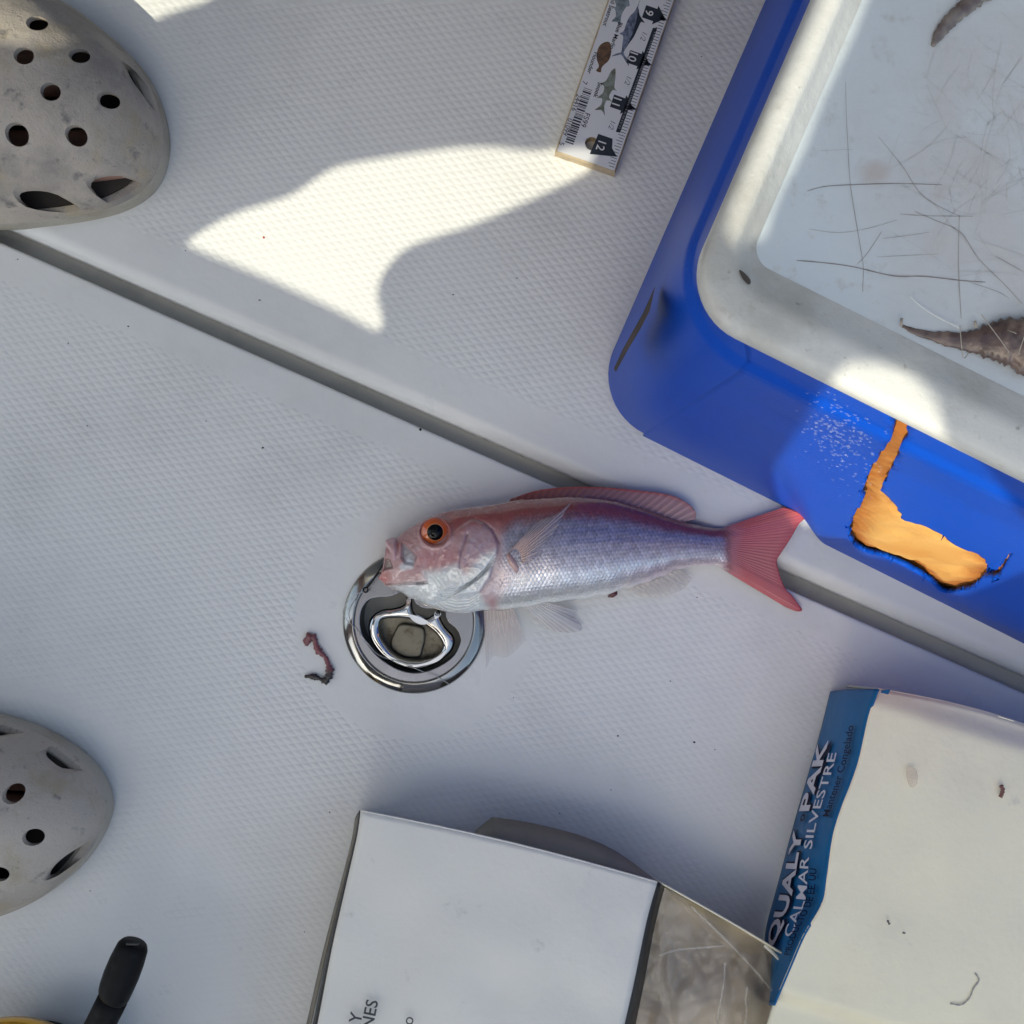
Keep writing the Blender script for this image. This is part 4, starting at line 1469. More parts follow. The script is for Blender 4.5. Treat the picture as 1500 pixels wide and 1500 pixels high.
inch = 0.0252
x12 = rl(625, 1120)[0]
ticks = []
for k in range(-176, 12):
    x = x12 + k * inch / 16
    if x > -0.002: break
    ln = .0052 if k % 16 == 0 else (.0046 if k % 8 == 0 else (.0036 if k % 2 == 0 else .0027))
    ticks.append([(x - .00016, RWID - .0016 - ln), (x + .00016, RWID - .0016 - ln), (x + .00016, RWID - .0016), (x - .00016, RWID - .0016)])
rprint('scale_ticks', ticks, m_ink)
tri = []
for n_, (ax, ay) in {'9': (870, 100), '10': (755, 430), '11': (635, 755)}.items():
    tx0, ty0 = rl(ax, ay)
    w = .0046
    tri.append([(tx0 - w * .75, ty0 - .004), (tx0 + w * .75, ty0 - .004), (tx0 + w * .75, ty0 + .0022), (tx0 + w * 1.15, ty0 + .0022), (tx0, ty0 + .0078), (tx0 - w * 1.15, ty0 + .0022), (tx0 - w * .75, ty0 + .0022)])
tx0, ty0 = rl(500, 1080)
tri.append([(tx0 - .0064, ty0 - .0036), (tx0 + .0052, ty0 - .0044), (tx0 + .0018, ty0 + .0098), (tx0 - .0016, ty0 + .0058), (tx0 - .0064, ty0 + .0044)])
for zxy in ((950, 135), (838, 465), (728, 790)):
    x0, y0 = rl(*zxy)
    tri.append([(x0 - .0015, y0 - .001), (x0 + .0015, y0 - .001), (x0, y0 + .003)])
rprint('inch_arrows', tri, m_ink)
for s_t, (ax, ay) in {'9': (855, 95), '10': (735, 418), '11': (617, 745), '12': (502, 1070)}.items():
    rtext('number_outline', s_t, ax, ay, .0062, m_ink, .00042, 0.00012)
    rtext('number', s_t, ax, ay, .0062, m_inkw, .00005, 0.0002)
for ax, ay in ((815, 268), (700, 592), (582, 918)):
    rtext('half_mark', '1/2', ax, ay, .0040, m_ink, -.00004, shear=.2)
sp_ = [rl(882, 203), rl(914, 206), rl(642, 972), rl(610, 965)]
rprint('caption_bar', [sp_], m_ink)
# the caption itself is too small to read in the photograph: only its row of specks
cx0, cy0 = rl(898, 235); cx1, cy1 = rl(632, 950)
cap_ = []
x = cx0
while x < cx1:
    w = rng.uniform(.0003, .0008)
    y = cy0 + (cy1 - cy0) * (x - cx0) / (cx1 - cx0)
    cap_.append([(x, y - .0005), (x + w, y - .0005), (x + w, y + .0005), (x, y + .0005)]); x += w + rng.uniform(.0003, .0009)
rprint('caption_specks', cap_, M('ink_grey', (0.20, 0.21, 0.23), rough=0.5), 0.00008)
rtext('fish_name', 'Flounder', 440, 462, .0033, m_ink, .00004)
rtext('fish_name', 'Blue Marlin', 612, 262, .0033, m_ink, .00004)
rtext('fish_name', 'Snook', 478, 660, .0033, m_ink, .00004)
rtext('fish_name', 'Spotted Seatrout', 575, 40, .0033, m_ink, .00004)
rtext('stock_number', 'FS99', 388, 880, .0042, m_ink)
bx0, by0 = rl(378, 640); bx1, by1 = rl(263, 1052); by2 = rl(438, 660)[1]
x = bx0; bars = []
rb_ = random.Random(3)
while x < bx1:
    w = rb_.choice((.0003, .0003, .0006, .0009)); bars.append([(x, by0), (x + w, by0), (x + w, by2), (x, by2)]); x += w + rb_.choice((.0003, .0004, .0007))
rprint('barcode', bars, m_ink)
rtext('barcode_digits', '7', 383, 606, .0038, m_ink)
rtext('barcode_digits', '24416', 322, 752, .0038, m_ink)
rtext('barcode_digits', '01099', 258, 930, .0038, m_ink)
rtext('barcode_digits', '5', 214, 1052, .0038, m_ink)
R_ = lambda L: smooth_loop([rl(*p) for p in L], 3)
m_fsh = {n_: M('print_' + n_, c_, rough=0.35, var=(260, c2_, 0.4, 0.65)) for n_, c_, c2_ in
         (('marlin', (0.20, 0.24, 0.33), (0.05, 0.06, 0.11)), ('flounder', (0.16, 0.085, 0.045), (0.07, 0.04, 0.025)), ('snook', (0.24, 0.27, 0.24), (0.10, 0.11, 0.07)), ('trout', (0.26, 0.31, 0.34), (0.10, 0.13, 0.15)))}
rprint('marlin_print', [R_([(792, -10), (775, 50), (785, 110), (822, 168), (796, 160), (775, 200), (742, 270), (702, 325), (668, 385), (700, 440), (706, 482), (685, 455), (652, 402), (622, 405), (578, 412), (618, 390), (650, 380),
                            (658, 320), (664, 262), (638, 246), (668, 225), (688, 170), (712, 120), (755, 72)])], m_fsh['marlin'])
rprint('marlin_back', [R_([(775, 60), (785, 110), (822, 168), (796, 160), (775, 200), (742, 270), (702, 325), (670, 380), (700, 320), (735, 240), (760, 150)])], m_ink, 0.00008)
rprint('flounder_print', [R_([(545, 305), (570, 320), (577, 380), (560, 440), (520, 478), (505, 500), (500, 530), (465, 516), (487, 485), (470, 430), (475, 370), (500, 325)])], m_fsh['flounder'])
rprint('snook_print', [R_([(605, 500), (608, 560), (600, 640), (620, 666), (588, 660), (560, 710), (582, 742), (545, 735), (525, 780), (530, 846), (505, 806), (455, 805), (500, 770), (510, 720), (473, 716), (515, 680), (525, 630), (498, 612), (540, 590), (570, 530)])], m_fsh['snook'])
rprint('seatrout_print', [R_([(600, -60), (680, -60), (712, 38), (688, 50), (652, 110), (642, 182), (618, 160), (578, 156), (610, 120), (605, 70), (588, 50), (615, 45), (600, 0)])], m_fsh['trout'])

# ------------------------------------------------------------------ cartons and the bag of bait
m_card = M('carton_white', (0.74, 0.72, 0.665), rough=0.42, var=[(10, (0.66, 0.645, 0.60), 0.45, 0.75), (45, (0.50, 0.48, 0.44), 0.64, 0.78), (190, (0.26, 0.22, 0.19), 0.72, 0.80)], bump=[(9, 0.008, 2), (300, 0.0002, 3)])
m_cream = M('carton_cream', (0.86, 0.80, 0.60), rough=0.45, var=[(9, (0.76, 0.70, 0.54), 0.45, 0.75), (40, (0.62, 0.57, 0.47), 0.64, 0.80), (190, (0.30, 0.22, 0.16), 0.73, 0.81)], bump=[(7, 0.008, 2), (300, 0.0002, 3)])
m_kraft = M('carton_inside', (0.24, 0.215, 0.17), rough=0.6, var=(60, (0.20, 0.185, 0.15), 0.45, 0.75), bump=[(100, 0.0005, 3)])
m_black = M('carton_black_gap_shade', (0.018, 0.017, 0.016), rough=0.5)
m_cblue = M('carton_blue', (0.004, 0.120, 0.30), rough=0.45, spec=0.2, var=(40, (0.010, 0.095, 0.22), 0.45, 0.8), bump=[(25, 0.0012, 3)])


def polyat(P_, s):
    P_ = np.array(P_, float)
    d = np.concatenate([[0], np.cumsum(np.hypot(*np.diff(P_, axis=0).T))]); d /= d[-1]
    return np.stack([np.interp(s, d, P_[:, i]) for i in range(P_.shape[1])], 1)


def skirt(edge3, low3, mat, name, parent):
    n = len(edge3)
    v = [tuple(p) for p in edge3] + [tuple(p) for p in low3]
    o = mk(name, v, [(i, i + 1, n + i + 1, n + i) for i in range(n - 1)], mat, parent)
    so = o.modifiers.new('board', 'SOLIDIFY'); so.thickness = 0.0008; so.offset = 0
    return o


c1 = thing('bait_carton', 'plain white upturned carton with one black edge, one gap-shade strip and small black lettering, bottom centre', 'carton', U(700, 1400, 0))
CZ1 = 0.056
Lc = smooth_loop([(528, 1187), (523, 1225), (502, 1318), (485, 1395), (465, 1500), (440, 1620)], 6, False)
Rc = smooth_loop([(963, 1292), (947, 1350), (930, 1433), (915, 1500), (888, 1620)], 6, False)
nu, nv = 46, 46
s = np.linspace(0, 1, nv)
A_, B_ = polyat(Lc, s), polyat(Rc, s)
top3 = np.zeros((nu, nv, 3))
for i in range(nu):
    u = i / (nu - 1)
    for j in range(nv):
        x, y = A_[j] * (1 - u) + B_[j] * u
        y -= 6 * math.sin(math.pi * u) * (1 - s[j]) ** 3
        z = CZ1 + 0.0025 * math.sin(math.pi * u) * math.sin(math.pi * min(1, s[j] + .15)) + 0.0008 * vnoise(np.array([u * 5.0]), np.array([s[j] * 5.0]), 4)[0]
        top3[i, j] = U(x, y, z)
o = mk('top_panel', top3.reshape(-1, 3), grid_faces(nu, nv), m_card, c1)
recalc(o)
so = o.modifiers.new('board', 'SOLIDIFY'); so.thickness = 0.0009; so.offset = -1
le = top3[0]
skirt(le, [(U(A_[j][0] - 2 - 6 * s[j], A_[j][1] + 3, .03)[0], U(0, A_[j][1] + 3, .03)[1], 0.03) for j in range(nv)], m_black, 'side_panel', c1)
lowl = [U(A_[j][0] - 3 - 11 * s[j], A_[j][1] + 4, .028) for j in range(nv)]
skirt(lowl, [U(A_[j][0] - 7 - 15 * s[j], A_[j][1] + 12, .0006) for j in range(nv)], m_kraft, 'side_panel', c1)
re_ = top3[-1]
skirt(re_, [U(B_[j][0] + 10 + 6 * s[j], B_[j][1] + 6, .040) for j in range(nv)], m_black, 'side_panel', c1)  # shadowed gap between carton and bag, drawn as a black strip
tl = top3[:, 0]
skirt(tl, [(p[0], p[1] - 0.016, 0.0006) for p in tl], m_card, 'end_panel', c1)
fo = [(697, 1217), (721, 1198)] + smooth_loop([(722, 1198), (780, 1207), (850, 1225), (900, 1247), (940, 1275), (962, 1292)], 5, False)
fi = smooth_loop([(697, 1226), (760, 1240), (850, 1263), (920, 1283), (958, 1297)], 5, False)
s2 = np.linspace(0, 1, 30)
skirt([U(x, y, .030 + .018 * t_) for (x, y), t_ in zip(polyat(fo, s2), s2)], [U(x, y, .050) for x, y in polyat(fi, s2)], m_kraft, 'end_flap', c1)
skirt([U(x, y, .030 + .018 * t_) for (x, y), t_ in zip(polyat(fo, s2), s2)], [U(x - 2, y + 14, .002) for x, y in polyat(fo, s2)], m_kraft, 'end_flap', c1)


def flat_text(name, txt, px, py, size, ang_px, z, mat, parent, bold=0.0):
    """text lying flat; ang_px direction of reading in px"""
    v, f = text2d(txt, size, bold)
    d = np.array([ang_px[0], -ang_px[1]], float); d /= np.linalg.norm(d)
    n_ = np.array([-d[1], d[0]])
    c = U(px, py, z)
    return mk(name, [(c[0] + d[0] * p[0] + n_[0] * p[1], c[1] + d[1] * p[0] + n_[1] * p[1], z) for p in v], f, mat, parent, smooth=False)


zt = CZ1 + 0.0045
for txt, bx_, ty_ in (('RY', 531, 1485), ('NES', 554, 1467)):
    tv_, tf_ = text2d(txt, .0084)
    wv = tv_[:, 0].max() * F / (H - zt)
    flat_text('lettering', txt, bx_ - .2 * wv, ty_ + .98 * wv, .0084, (.20, -.98), zt, m_ink, c1, .0001)
flat_text('lettering', 'o', 604, 1503, .0080, (.20, -.98), zt, m_ink, c1)

# the bag of squid in its tray
bag = thing('bait_bag', 'crinkled clear plastic bag of grey squid between the two cartons', 'bait bag', U(1030, 1450, 0))
Lb = smooth_loop([(958, 1296), (948, 1350), (934, 1433), (920, 1500), (895, 1620)], 6, False)
Rb = smooth_loop([(966, 1291), (1020, 1325), (1100, 1371), (1142, 1398), (1151, 1420), (1140, 1455), (1122, 1510), (1095, 1620)], 6, False)
nu, nv = 70, 90
s = np.linspace(0, 1, nv)
A_, B_ = polyat(Lb, s), polyat(Rb, s)
b1, b2, cb = [], [], []
for i in range(nu):
    u = i / (nu - 1)
    P_ = A_ * (1 - u) + B_ * u
    e_ = min(1.0, 4 * u + .2) * min(1.0, 5 * (1 - u) + 0.05)
    n1 = fbm(P_[:, 0] / 95, P_[:, 1] / 95, 91, 2); n2 = np.abs(fbm(P_[:, 0] / 42 + 5, P_[:, 1] / 70, 95))
    for j in range(nv):
        zq = 0.026 + 0.008 * n1[j] * e_ + 0.004 * e_
        b1.append(U(P_[j][0], P_[j][1], zq))
        b2.append(U(P_[j][0], P_[j][1], 0.036 + 0.006 * e_ + 0.003 * n1[j] - 0.006 * (0.5 - min(n2[j], .5)) ** 2 * 4 * e_))
        t_ = float(np.clip(0.5 + 0.9 * n1[j], 0, 1))
        dk = float(np.clip(0.5 + 1.3 * vnoise(np.array([P_[j][0] / 35 + 3]), np.array([P_[j][1] / 50]), 97)[0], 0, 1))
        c_ = np.array([0.60, 0.50, 0.37]) * t_ + np.array([0.36, 0.26, 0.18]) * (1 - t_)
        cb.append(tuple(c_ * (0.62 + 0.38 * dk)))
mk('squid', b1, grid_faces(nu, nv), M('squid_flesh', attr=True, rough=0.35, var=(18, (0.22, 0.14, 0.11), 0.56, 0.80, 3), coat=0.4), bag, cols=cb)
m_film = bpy.data.materials.new('plastic_film'); m_film.use_nodes = True
nt = m_film.node_tree
pb_ = nt.nodes['Principled BSDF']
pb_.inputs['Base Color'].default_value = (0.66, 0.61, 0.52, 1); pb_.inputs['Roughness'].default_value = 0.12
pb_.inputs['Alpha'].default_value = 0.24; pb_.inputs['Specular IOR Level'].default_value = 1.0; pb_.inputs['Coat Weight'].default_value = 1.0
tcn = nt.nodes.new('ShaderNodeTexCoord'); nzn = nt.nodes.new('ShaderNodeTexNoise'); nzn.inputs['Scale'].default_value = 22; nzn.inputs['Detail'].default_value = 2
nzn.inputs['Distortion'].default_value = 1.2
bpn = nt.nodes.new('ShaderNodeBump'); bpn.inputs['Distance'].default_value = 0.016
nt.links.new(tcn.outputs['Object'], nzn.inputs['Vector']); nt.links.new(nzn.outputs['Fac'], bpn.inputs['Height']); nt.links.new(bpn.outputs['Normal'], pb_.inputs['Normal'])
mk('plastic_film', b2, grid_faces(nu, nv), m_film, bag)
# white crease lines in the film
m_crease = M('film_crease', (0.75, 0.73, 0.68), rough=0.25)
for pts in ([(1010, 1326), (1050, 1364), (1100, 1415), (1140, 1462)], [(1062, 1410), (1060, 1440), (1055, 1470), (1050, 1500)], [(1095, 1445), (1092, 1465), (1094, 1480), (1090, 1505)], [(965, 1400), (990, 1392), (1030, 1388), (1060, 1386)]):
    v, f = tube([U(x, y, .0440) for x, y in smooth_loop(pts, 5, False)], [(.0003 + .0005 * math.sin(k * 1.3) ** 2, .00015) for k in range(len(smooth_loop(pts, 5, False)))], 6)
    mk('crease', v, f, m_film, bag)
ed = [U(x, y, .047) for x, y in smooth_loop([(964, 1291), (1020, 1322), (1100, 1368), (1145, 1396), (1156, 1404)], 6, False)]
tray = skirt(ed, [(p[0] - .004, p[1] - .010, .0008) for p in ed], m_cream, 'tray_wall', bag)
v, f = tube([U(x, y, .043) for x, y in smooth_loop([(1120, 1385), (1138, 1402), (1150, 1420), (1140, 1452), (1128, 1490), (1118, 1530)], 6, False)], .0008, 6)
mk('film_hem', v, f, m_crease, bag)

c2 = thing('squid_carton', 'blue-sided cream carton lettered for frozen squid, bottom right corner', 'carton', U(1350, 1300, 0))
bot2 = smooth_loop([(1216, 1013), (1199, 1081), (1164, 1202), (1140, 1292), (1121, 1365), (1122, 1410), (1130, 1474)], 6, False)
top2 = smooth_loop([(1286, 1009), (1272, 1049), (1258, 1112), (1244, 1153), (1234, 1178), (1220, 1223), (1211, 1285), (1204, 1323), (1178, 1368), (1161, 1406), (1133, 1472)], 5, False)
TZ = 0.068
ns, ntt = 90, 16
s = np.linspace(0, 1, ns)
Bp, Tp = polyat(bot2, s), polyat(top2, s)
Bw = np.array([U(x, y, .002) for x, y in Bp]); Tw = np.array([U(x, y, TZ) for x, y in Tp])


def blue_wall(si, t, lift_=0.0):
    """si along (0 top end .. 1 lower end), t from foot (0) to fold (1)"""
    b = np.array([np.interp(si, s, Bw[:, k]) for k in range(3)]); tt = np.array([np.interp(si, s, Tw[:, k]) for k in range(3)])
    p = b * (1 - t) + tt * t
    p2 = p + np.array([-0.85, 0.25, 0.3]) * (0.0022 * math.sin(math.pi * t) + lift_)
    return tuple(p2)


v = [blue_wall(si, t) for si in s for t in np.linspace(0, 1, ntt)]
wall2 = mk('blue_side', v, grid_faces(ns, ntt), m_cblue, c2)
so = wall2.modifiers.new('board', 'SOLIDIFY'); so.thickness = 0.0009; so.offset = 1
recalc(wall2)
nu, nv = 90, 110
sv_ = np.linspace(0, 1, nv)
Lp = polyat(top2 + [(1105, 1560), (1080, 1640)], sv_)
tp = []
for i in range(nu):
    u = i / (nu - 1)
    for j in range(nv):
        vj = sv_[j]
        right = np.array([1720.0, 1142 + vj * 560])
        x, y = Lp[j] * (1 - u) + right * u
        if vj < .12: y -= (1 - vj / .12) * 26 * math.sin(math.pi * min(1.0, u * 1.25)) * 0.55
        dtop = y - (1000 + 0.315 * (x - 1286) + 30)
        z = TZ - 0.006 * float(sstep(8, -34, dtop)) - 0.006 * float(sstep(1448, 1475, y - 0.30 * (x - 1149)))
        z += 0.0022 * math.sin(math.pi * u) * math.sin(math.pi * vj) + 0.0012 * vnoise(np.array([x / 130.0]), np.array([y / 110.0]), 8)[0] * min(1, 6 * u)
        tp.append(U(x, y, z))
o = recalc(mk('top_panel', tp, grid_faces(nu, nv), m_cream, c2))
so = o.modifiers.new('board', 'SOLIDIFY'); so.thickness = 0.0009; so.offset = -1
et = [tp[i * nv] for i in range(nu)]
skirt(et, [(p[0] + .003, p[1] - .008, .001) for p in et], m_cream, 'end_panel', c2)
v, f = fill2d([[U(x, y, TZ - .006)[:2] for x, y in [(1282, 1026), (1290, 1010), (1302, 1009), (1299, 1016), (1294, 1026)]]], .0006)
v[:, 2] += TZ - .0040
mk('printed_tab', v, f, m_cblue, c2, smooth=False)


def wall_text(name, txt, s0, s1, tb, size, mat, bold=0.0, lift_=0.0016, shear=0.0):
    """lettering printed on the blue side; reads from the lower end upwards"""
    v, f = text2d(txt, size, bold, shear)
    x0, x1 = v[:, 0].min(), v[:, 0].max()
    out_ = []
    for p in v:
        k = (p[0] - x0) / (x1 - x0)
        out_.append(blue_wall(s0 + (s1 - s0) * k, tb - p[1] / 0.030, lift_))
    return mk(name, out_, f, mat, c2, smooth=False)


m_ink2 = M('ink_blue', (0.004, 0.006, 0.030), rough=0.5, spec=0.1)
m_lett = M('ink_pale', (0.62, 0.60, 0.66), rough=0.4)


def wpos(zx, zy):
    """zoomed pixel (1100,1000 + z/3.57) -> (s, t) on the wall, nearest"""
    px, py = 1100 + zx / 3.57, 1000 + zy / 3.57
    k = int(((WT_Q[:, 0] - px) ** 2 + (WT_Q[:, 1] - py) ** 2).argmin())
    return WT_S[k]


WT_S = [(si, t) for si in np.linspace(0, 1, 120) for t in np.linspace(0, 1, 40)]
WT_Q = proj(np.array([blue_wall(*q) for q in WT_S]))


def wtext2(name, txt, z0, z1, hz, mat, bold=0.0, lift_=0.0016, shear=0.0, grow=1.0):
    """text whose baseline runs between two zoomed pixels; hz = cap height as a fraction of the wall"""
    (sa, ta), (sb, tb_) = wpos(*z0), wpos(*z1)
    v, f = text2d(txt, 1.0, bold, shear)
    x0, x1 = v[:, 0].min(), v[:, 0].max(); yh = 0.70
    out_ = []
    for p in v:
        k = (p[0] - x0) / (x1 - x0)
        out_.append(blue_wall(sa + (sb - sa) * k, ta + (tb_ - ta) * k - hz * (p[1] / yh), lift_))
    return mk(name, out_, f, mat, c2, smooth=False)


wtext2('lettering_shadow', 'QUALY', (148, 1385), (292, 762), 0.30, m_ink2, 0.055, 0.0014)
wtext2('lettering', 'QUALY', (142, 1380), (286, 765), 0.27, m_lett, 0.030, 0.0018)
wtext2('lettering_shadow', 'PAK', (318, 675), (428, 300), 0.30, m_ink2, 0.055, 0.0014)
wtext2('lettering', 'PAK', (314, 670), (420, 303), 0.27, m_lett, 0.030, 0.0018)
wtext2('lettering', 'o', (290, 735), (298, 690), 0.16, m_ink2, 0.03, 0.0018)
wtext2('lettering', 'CALMAR', (228, 1335), (320, 915), 0.17, m_lett, 0.006, 0.0018)
wtext2('lettering', 'SILVESTRE', (335, 875), (462, 365), 0.17, m_lett, 0.006, 0.0018)
wtext2('small_lettering', 'Mantener Congelado', (425, 710), (556, 225), 0.12, m_ink2, 0.012, 0.0020)
wtext2('small_lettering', 'PRODUCTO DE EE. UU', (215, 1420), (362, 975), 0.12, m_ink2, 0.012, 0.0020)

for pts, r_, c_ in (([(1466, 1150), (1469, 1157), (1467, 1164), (1465, 1168)], .0011, (0.16, 0.06, 0.045)), ([(1428, 1425), (1434, 1436), (1426, 1448), (1420, 1462), (1408, 1472), (1392, 1470)], .0004, (0.35, 0.33, 0.30)), ([(1300, 1348), (1303, 1354)], .0006, (0.12, 0.09, 0.08)), ([(1322, 1366), (1326, 1367)], .0005, (0.10, 0.08, 0.07))):
    P_ = smooth_loop(pts, 5, False)
    v, f = tube([U(x, y, TZ + .0034) for x, y in P_], [(r_ * (.5 + .6 * abs(math.sin(k * 1.1))), r_ * .4) for k in range(len(P_))], 8)
    mk('dried_scrap', v, f, M('dried_scrap', c_, rough=0.5), c2)
m_smear = M('smear', (0.72, 0.60, 0.46), rough=0.4)
m_smear.node_tree.nodes['Principled BSDF'].inputs['Alpha'].default_value = 0.28
v, f = fill2d([smooth_loop([U(x, y, TZ + .003)[:2] for x, y in [(1328, 1126), (1338, 1124), (1345, 1136), (1342, 1150), (1333, 1153), (1328, 1140)]], 4)], 0.0003)
v[:, 2] += TZ + .0030
mk('smear', v, f, m_smear, c2, smooth=False)

# ------------------------------------------------------------------ spinning reel at the lower left
reel = thing('fishing_reel', 'fishing reel with black crank knob and gold spool in the bottom left corner', 'fishing reel', U(30, 1640, 0))
kp = [(197, 1380), (194, 1388), (186, 1408), (178, 1428), (171, 1446), (167, 1458), (164, 1464)]
kr = [.0058, .0076, .0084, .0086, .0083, .0077, .0066]
v, f = tube([U(x, y, .058) for x, y in smooth_loop(kp, 4, False)], list(np.interp(np.linspace(0, 6, 25), range(7), kr)), 24)
kn = mk('crank_knob', v, f, m_blackrub, reel)
v, f = tube([U(194.0 + dx, 1383, .058 + .0052) for dx in (-9, -3, 3, 9)], .0006, 6)
mk('knob_seam', v, f, M('knob_grey', (0.05, 0.05, 0.05), rough=.3), kn)
v, f = tube([U(x, y, z) for x, y, z in ((166, 1462, .058), (156, 1482, .057), (146, 1502, .056), (120, 1560, .052), (95, 1610, .05))], [(.0074, .005)] * 5, 20)
mk('crank_arm', v, f, m_blackrub, reel)
gc = U(5, 1655, .05)
gold = M('gold_anodised', (0.75, 0.42, 0.06), rough=0.22, metal=1.0)
prof_ = [(.020, .030), (.046, .032), (.0503, .036), (.0512, .042), (.0503, .048), (.047, .051), (.040, .051), (.036, .047), (.030, .047), (.0, .047)]
n_ = 64
v = [(gc[0] + r * math.cos(a), gc[1] + r * math.sin(a), z) for a in np.linspace(0, 2 * math.pi, n_, endpoint=False) for r, z in prof_]
k_ = len(prof_)
mk('spool', v, [(i * k_ + j, ((i + 1) % n_) * k_ + j, ((i + 1) % n_) * k_ + j + 1, i * k_ + j + 1) for i in range(n_) for j in range(k_ - 1)], gold, reel)
prof_ = [(0, .001), (.030, .001), (.034, .004), (.036, .012), (.030, .026), (.021, .030)]
v = [(gc[0] + r * math.cos(a), gc[1] + r * math.sin(a), z) for a in np.linspace(0, 2 * math.pi, n_, endpoint=False) for r, z in prof_]
k_ = len(prof_)
mk('housing', v, [(i * k_ + j, ((i + 1) % n_) * k_ + j, ((i + 1) % n_) * k_ + j + 1, i * k_ + j + 1) for i in range(n_) for j in range(k_ - 1)], m_blackrub, reel)

# ------------------------------------------------------------------ bait scrap, hook, line, bits
bs = [(449, 946), (450, 938), (455, 933), (461, 936), (463, 946), (468, 955), (476, 962), (479.5, 970), (483, 981), (482, 990), (476, 997), (468, 994), (458, 991), (446, 991)]
br = [.0012, .0020, .0022, .0017, .0016, .0020, .0013, .0016, .0021, .0023, .0022, .0010, .0014, .0006]
sp3 = smooth_loop([(*b, r) for b, r in zip(bs, br)], 5, False)
rj = np.random.default_rng(5)
v, f = tube([U(x, y, .0016) for x, y, r in sp3], [(max(r * (1 + .25 * rj.normal()), .0004), max(r, .0004) * .75) for x, y, r in sp3], 10)
vq = proj(np.array([tuple(p) for p in v]))
w = sstep(970, 992, vq[:, 1])[:, None]
cols = np.array([[0.20, 0.055, 0.065]]) * (1 - w) + np.array([[0.018, 0.012, 0.012]]) * w
cols = cols * (1 + 0.5 * fbm(vq[:, 0] / 4, vq[:, 1] / 4, 33)[:, None])
tag(mk('bait_scrap', v, f, M('bait_flesh', attr=True, rough=0.3, coat=0.3), cols=np.clip(cols, 0.004, 1)), 'curled dark red strip of bait on the hatch left of the steel latch', 'bait scrap')
hk = [U(x, y, z) for x, y, z in ((570, 812, .016), (560, 828, .0135), (548, 847, .010), (538, 860, .0072))]
hook = thing('fish_hook', "thin black hook shank leaving the fish's mouth over the latch", 'hook', hk[-1])
v, f = tube(smooth_loop(hk, 5, False), .00055, 8)
m_hook = M('hook_black', (0.012, 0.012, 0.013), rough=0.25, metal=0.6)
mk('shank', v, f, m_hook, hook)
ey = U(535.5, 864, .0068)
v, f = tube([(ey[0] + .0013 * math.cos(a), ey[1] + .0013 * math.sin(a), ey[2]) for a in np.linspace(0, 2 * math.pi, 17)], .00042, 8)
mk('eye', v, f, m_hook, hook)
ln = [(535, 866, .0068), (520, 872, .0060), (508, 884, .0050), (502.5, 898, .0045), (510, 910, .0042), (522, 922, .0042), (540, 944, .0045), (556, 960, .0040), (590, 972, .0042), (620, 984, .0050), (640, 991, .0045), (659, 1003, .0012)]
v, f = tube([U(*p) for p in smooth_loop(ln, 6, False)], .00019, 6)
tag(mk('fishing_line', v, f, M('nylon_line', (0.62, 0.62, 0.60), rough=0.15, transmission=0.3)), 'fine clear fishing line looping over the steel latch ring', 'fishing line')

specks = [(1046, 719, .0018, 0), (302, 617, .0006, 0), (274, 369, .0006, 0), (388, 350, .0010, 1), (483, 1190, .0006, 0), (1021, 875, .0006, 0), (752, 1022, .0006, 0), (982, 998, .0006, 0), (616, 629, .0012, 0),
          (245, 257, .0005, 0), (664, 433, .0009, 0), (757, 409, .0006, 0), (1026, 86, .0006, 0), (945, 66, .0005, 0), (385, 656, .0012, 0), (132, 1305, .0006, 0), (905, 1078, .0008, 0), (1017, 1087, .0011, 0), (1047, 1098, .0005, 0),
          (895, 1157, .0006, 0), (26, 380, .0006, 0), (100, 503, .0006, 0), (128, 624, .0005, 0), (446, 1365, .0006, 0), (820, 1191, .0005, 0), (188, 478, .0009, 0), (382, 441, .0009, 0), (187, 1390, .0004, 0)]
rk = np.random.default_rng(17)
specks += [(rk.uniform(0, 1500), rk.uniform(0, 1500), rk.uniform(.00012, .00028), 0) for _ in range(50)]
pd, pr = [], []
for x, y, r, kind in specks:
    wx, wy, _ = U(x, y, 0)
    zb = DECK_Z if gd(wx, wy) > 0.0185 else 0.0
    if 0 < gd(wx, wy) <= 0.0185: continue
    q = CI @ (np.array([wx, wy]) - CP)
    if q[0] > -0.002 and q[1] > -.01: continue
    r *= .75
    n_ = 6; a0 = rk.uniform(0, 6)
    el = rk.uniform(.5, 1)
    v = [(wx + r * math.cos(a0 + 2 * math.pi * k / n_) * rk.uniform(.6, 1.2), wy + el * r * math.sin(a0 + 2 * math.pi * k / n_) * rk.uniform(.6, 1.2), zb + .0001) for k in range(n_)] + [(wx, wy, zb + .0004 + r * .5)]
    (pr if kind else pd).append((v, [(k, (k + 1) % n_, n_) for k in range(n_)]))
v, f = join(pd)
tag(mk('grit', v, f, M('grit_dark', (0.035, 0.030, 0.028), rough=0.7), smooth=False), 'scattered dark grit on the white deck', 'grit', kind='stuff')
v, f = join(pr)
tag(mk('blood_fleck', v, f, M('blood_red', (0.5, 0.05, 0.03), rough=0.4), smooth=False), 'single red fleck in the sunlit patch of deck', 'fleck')

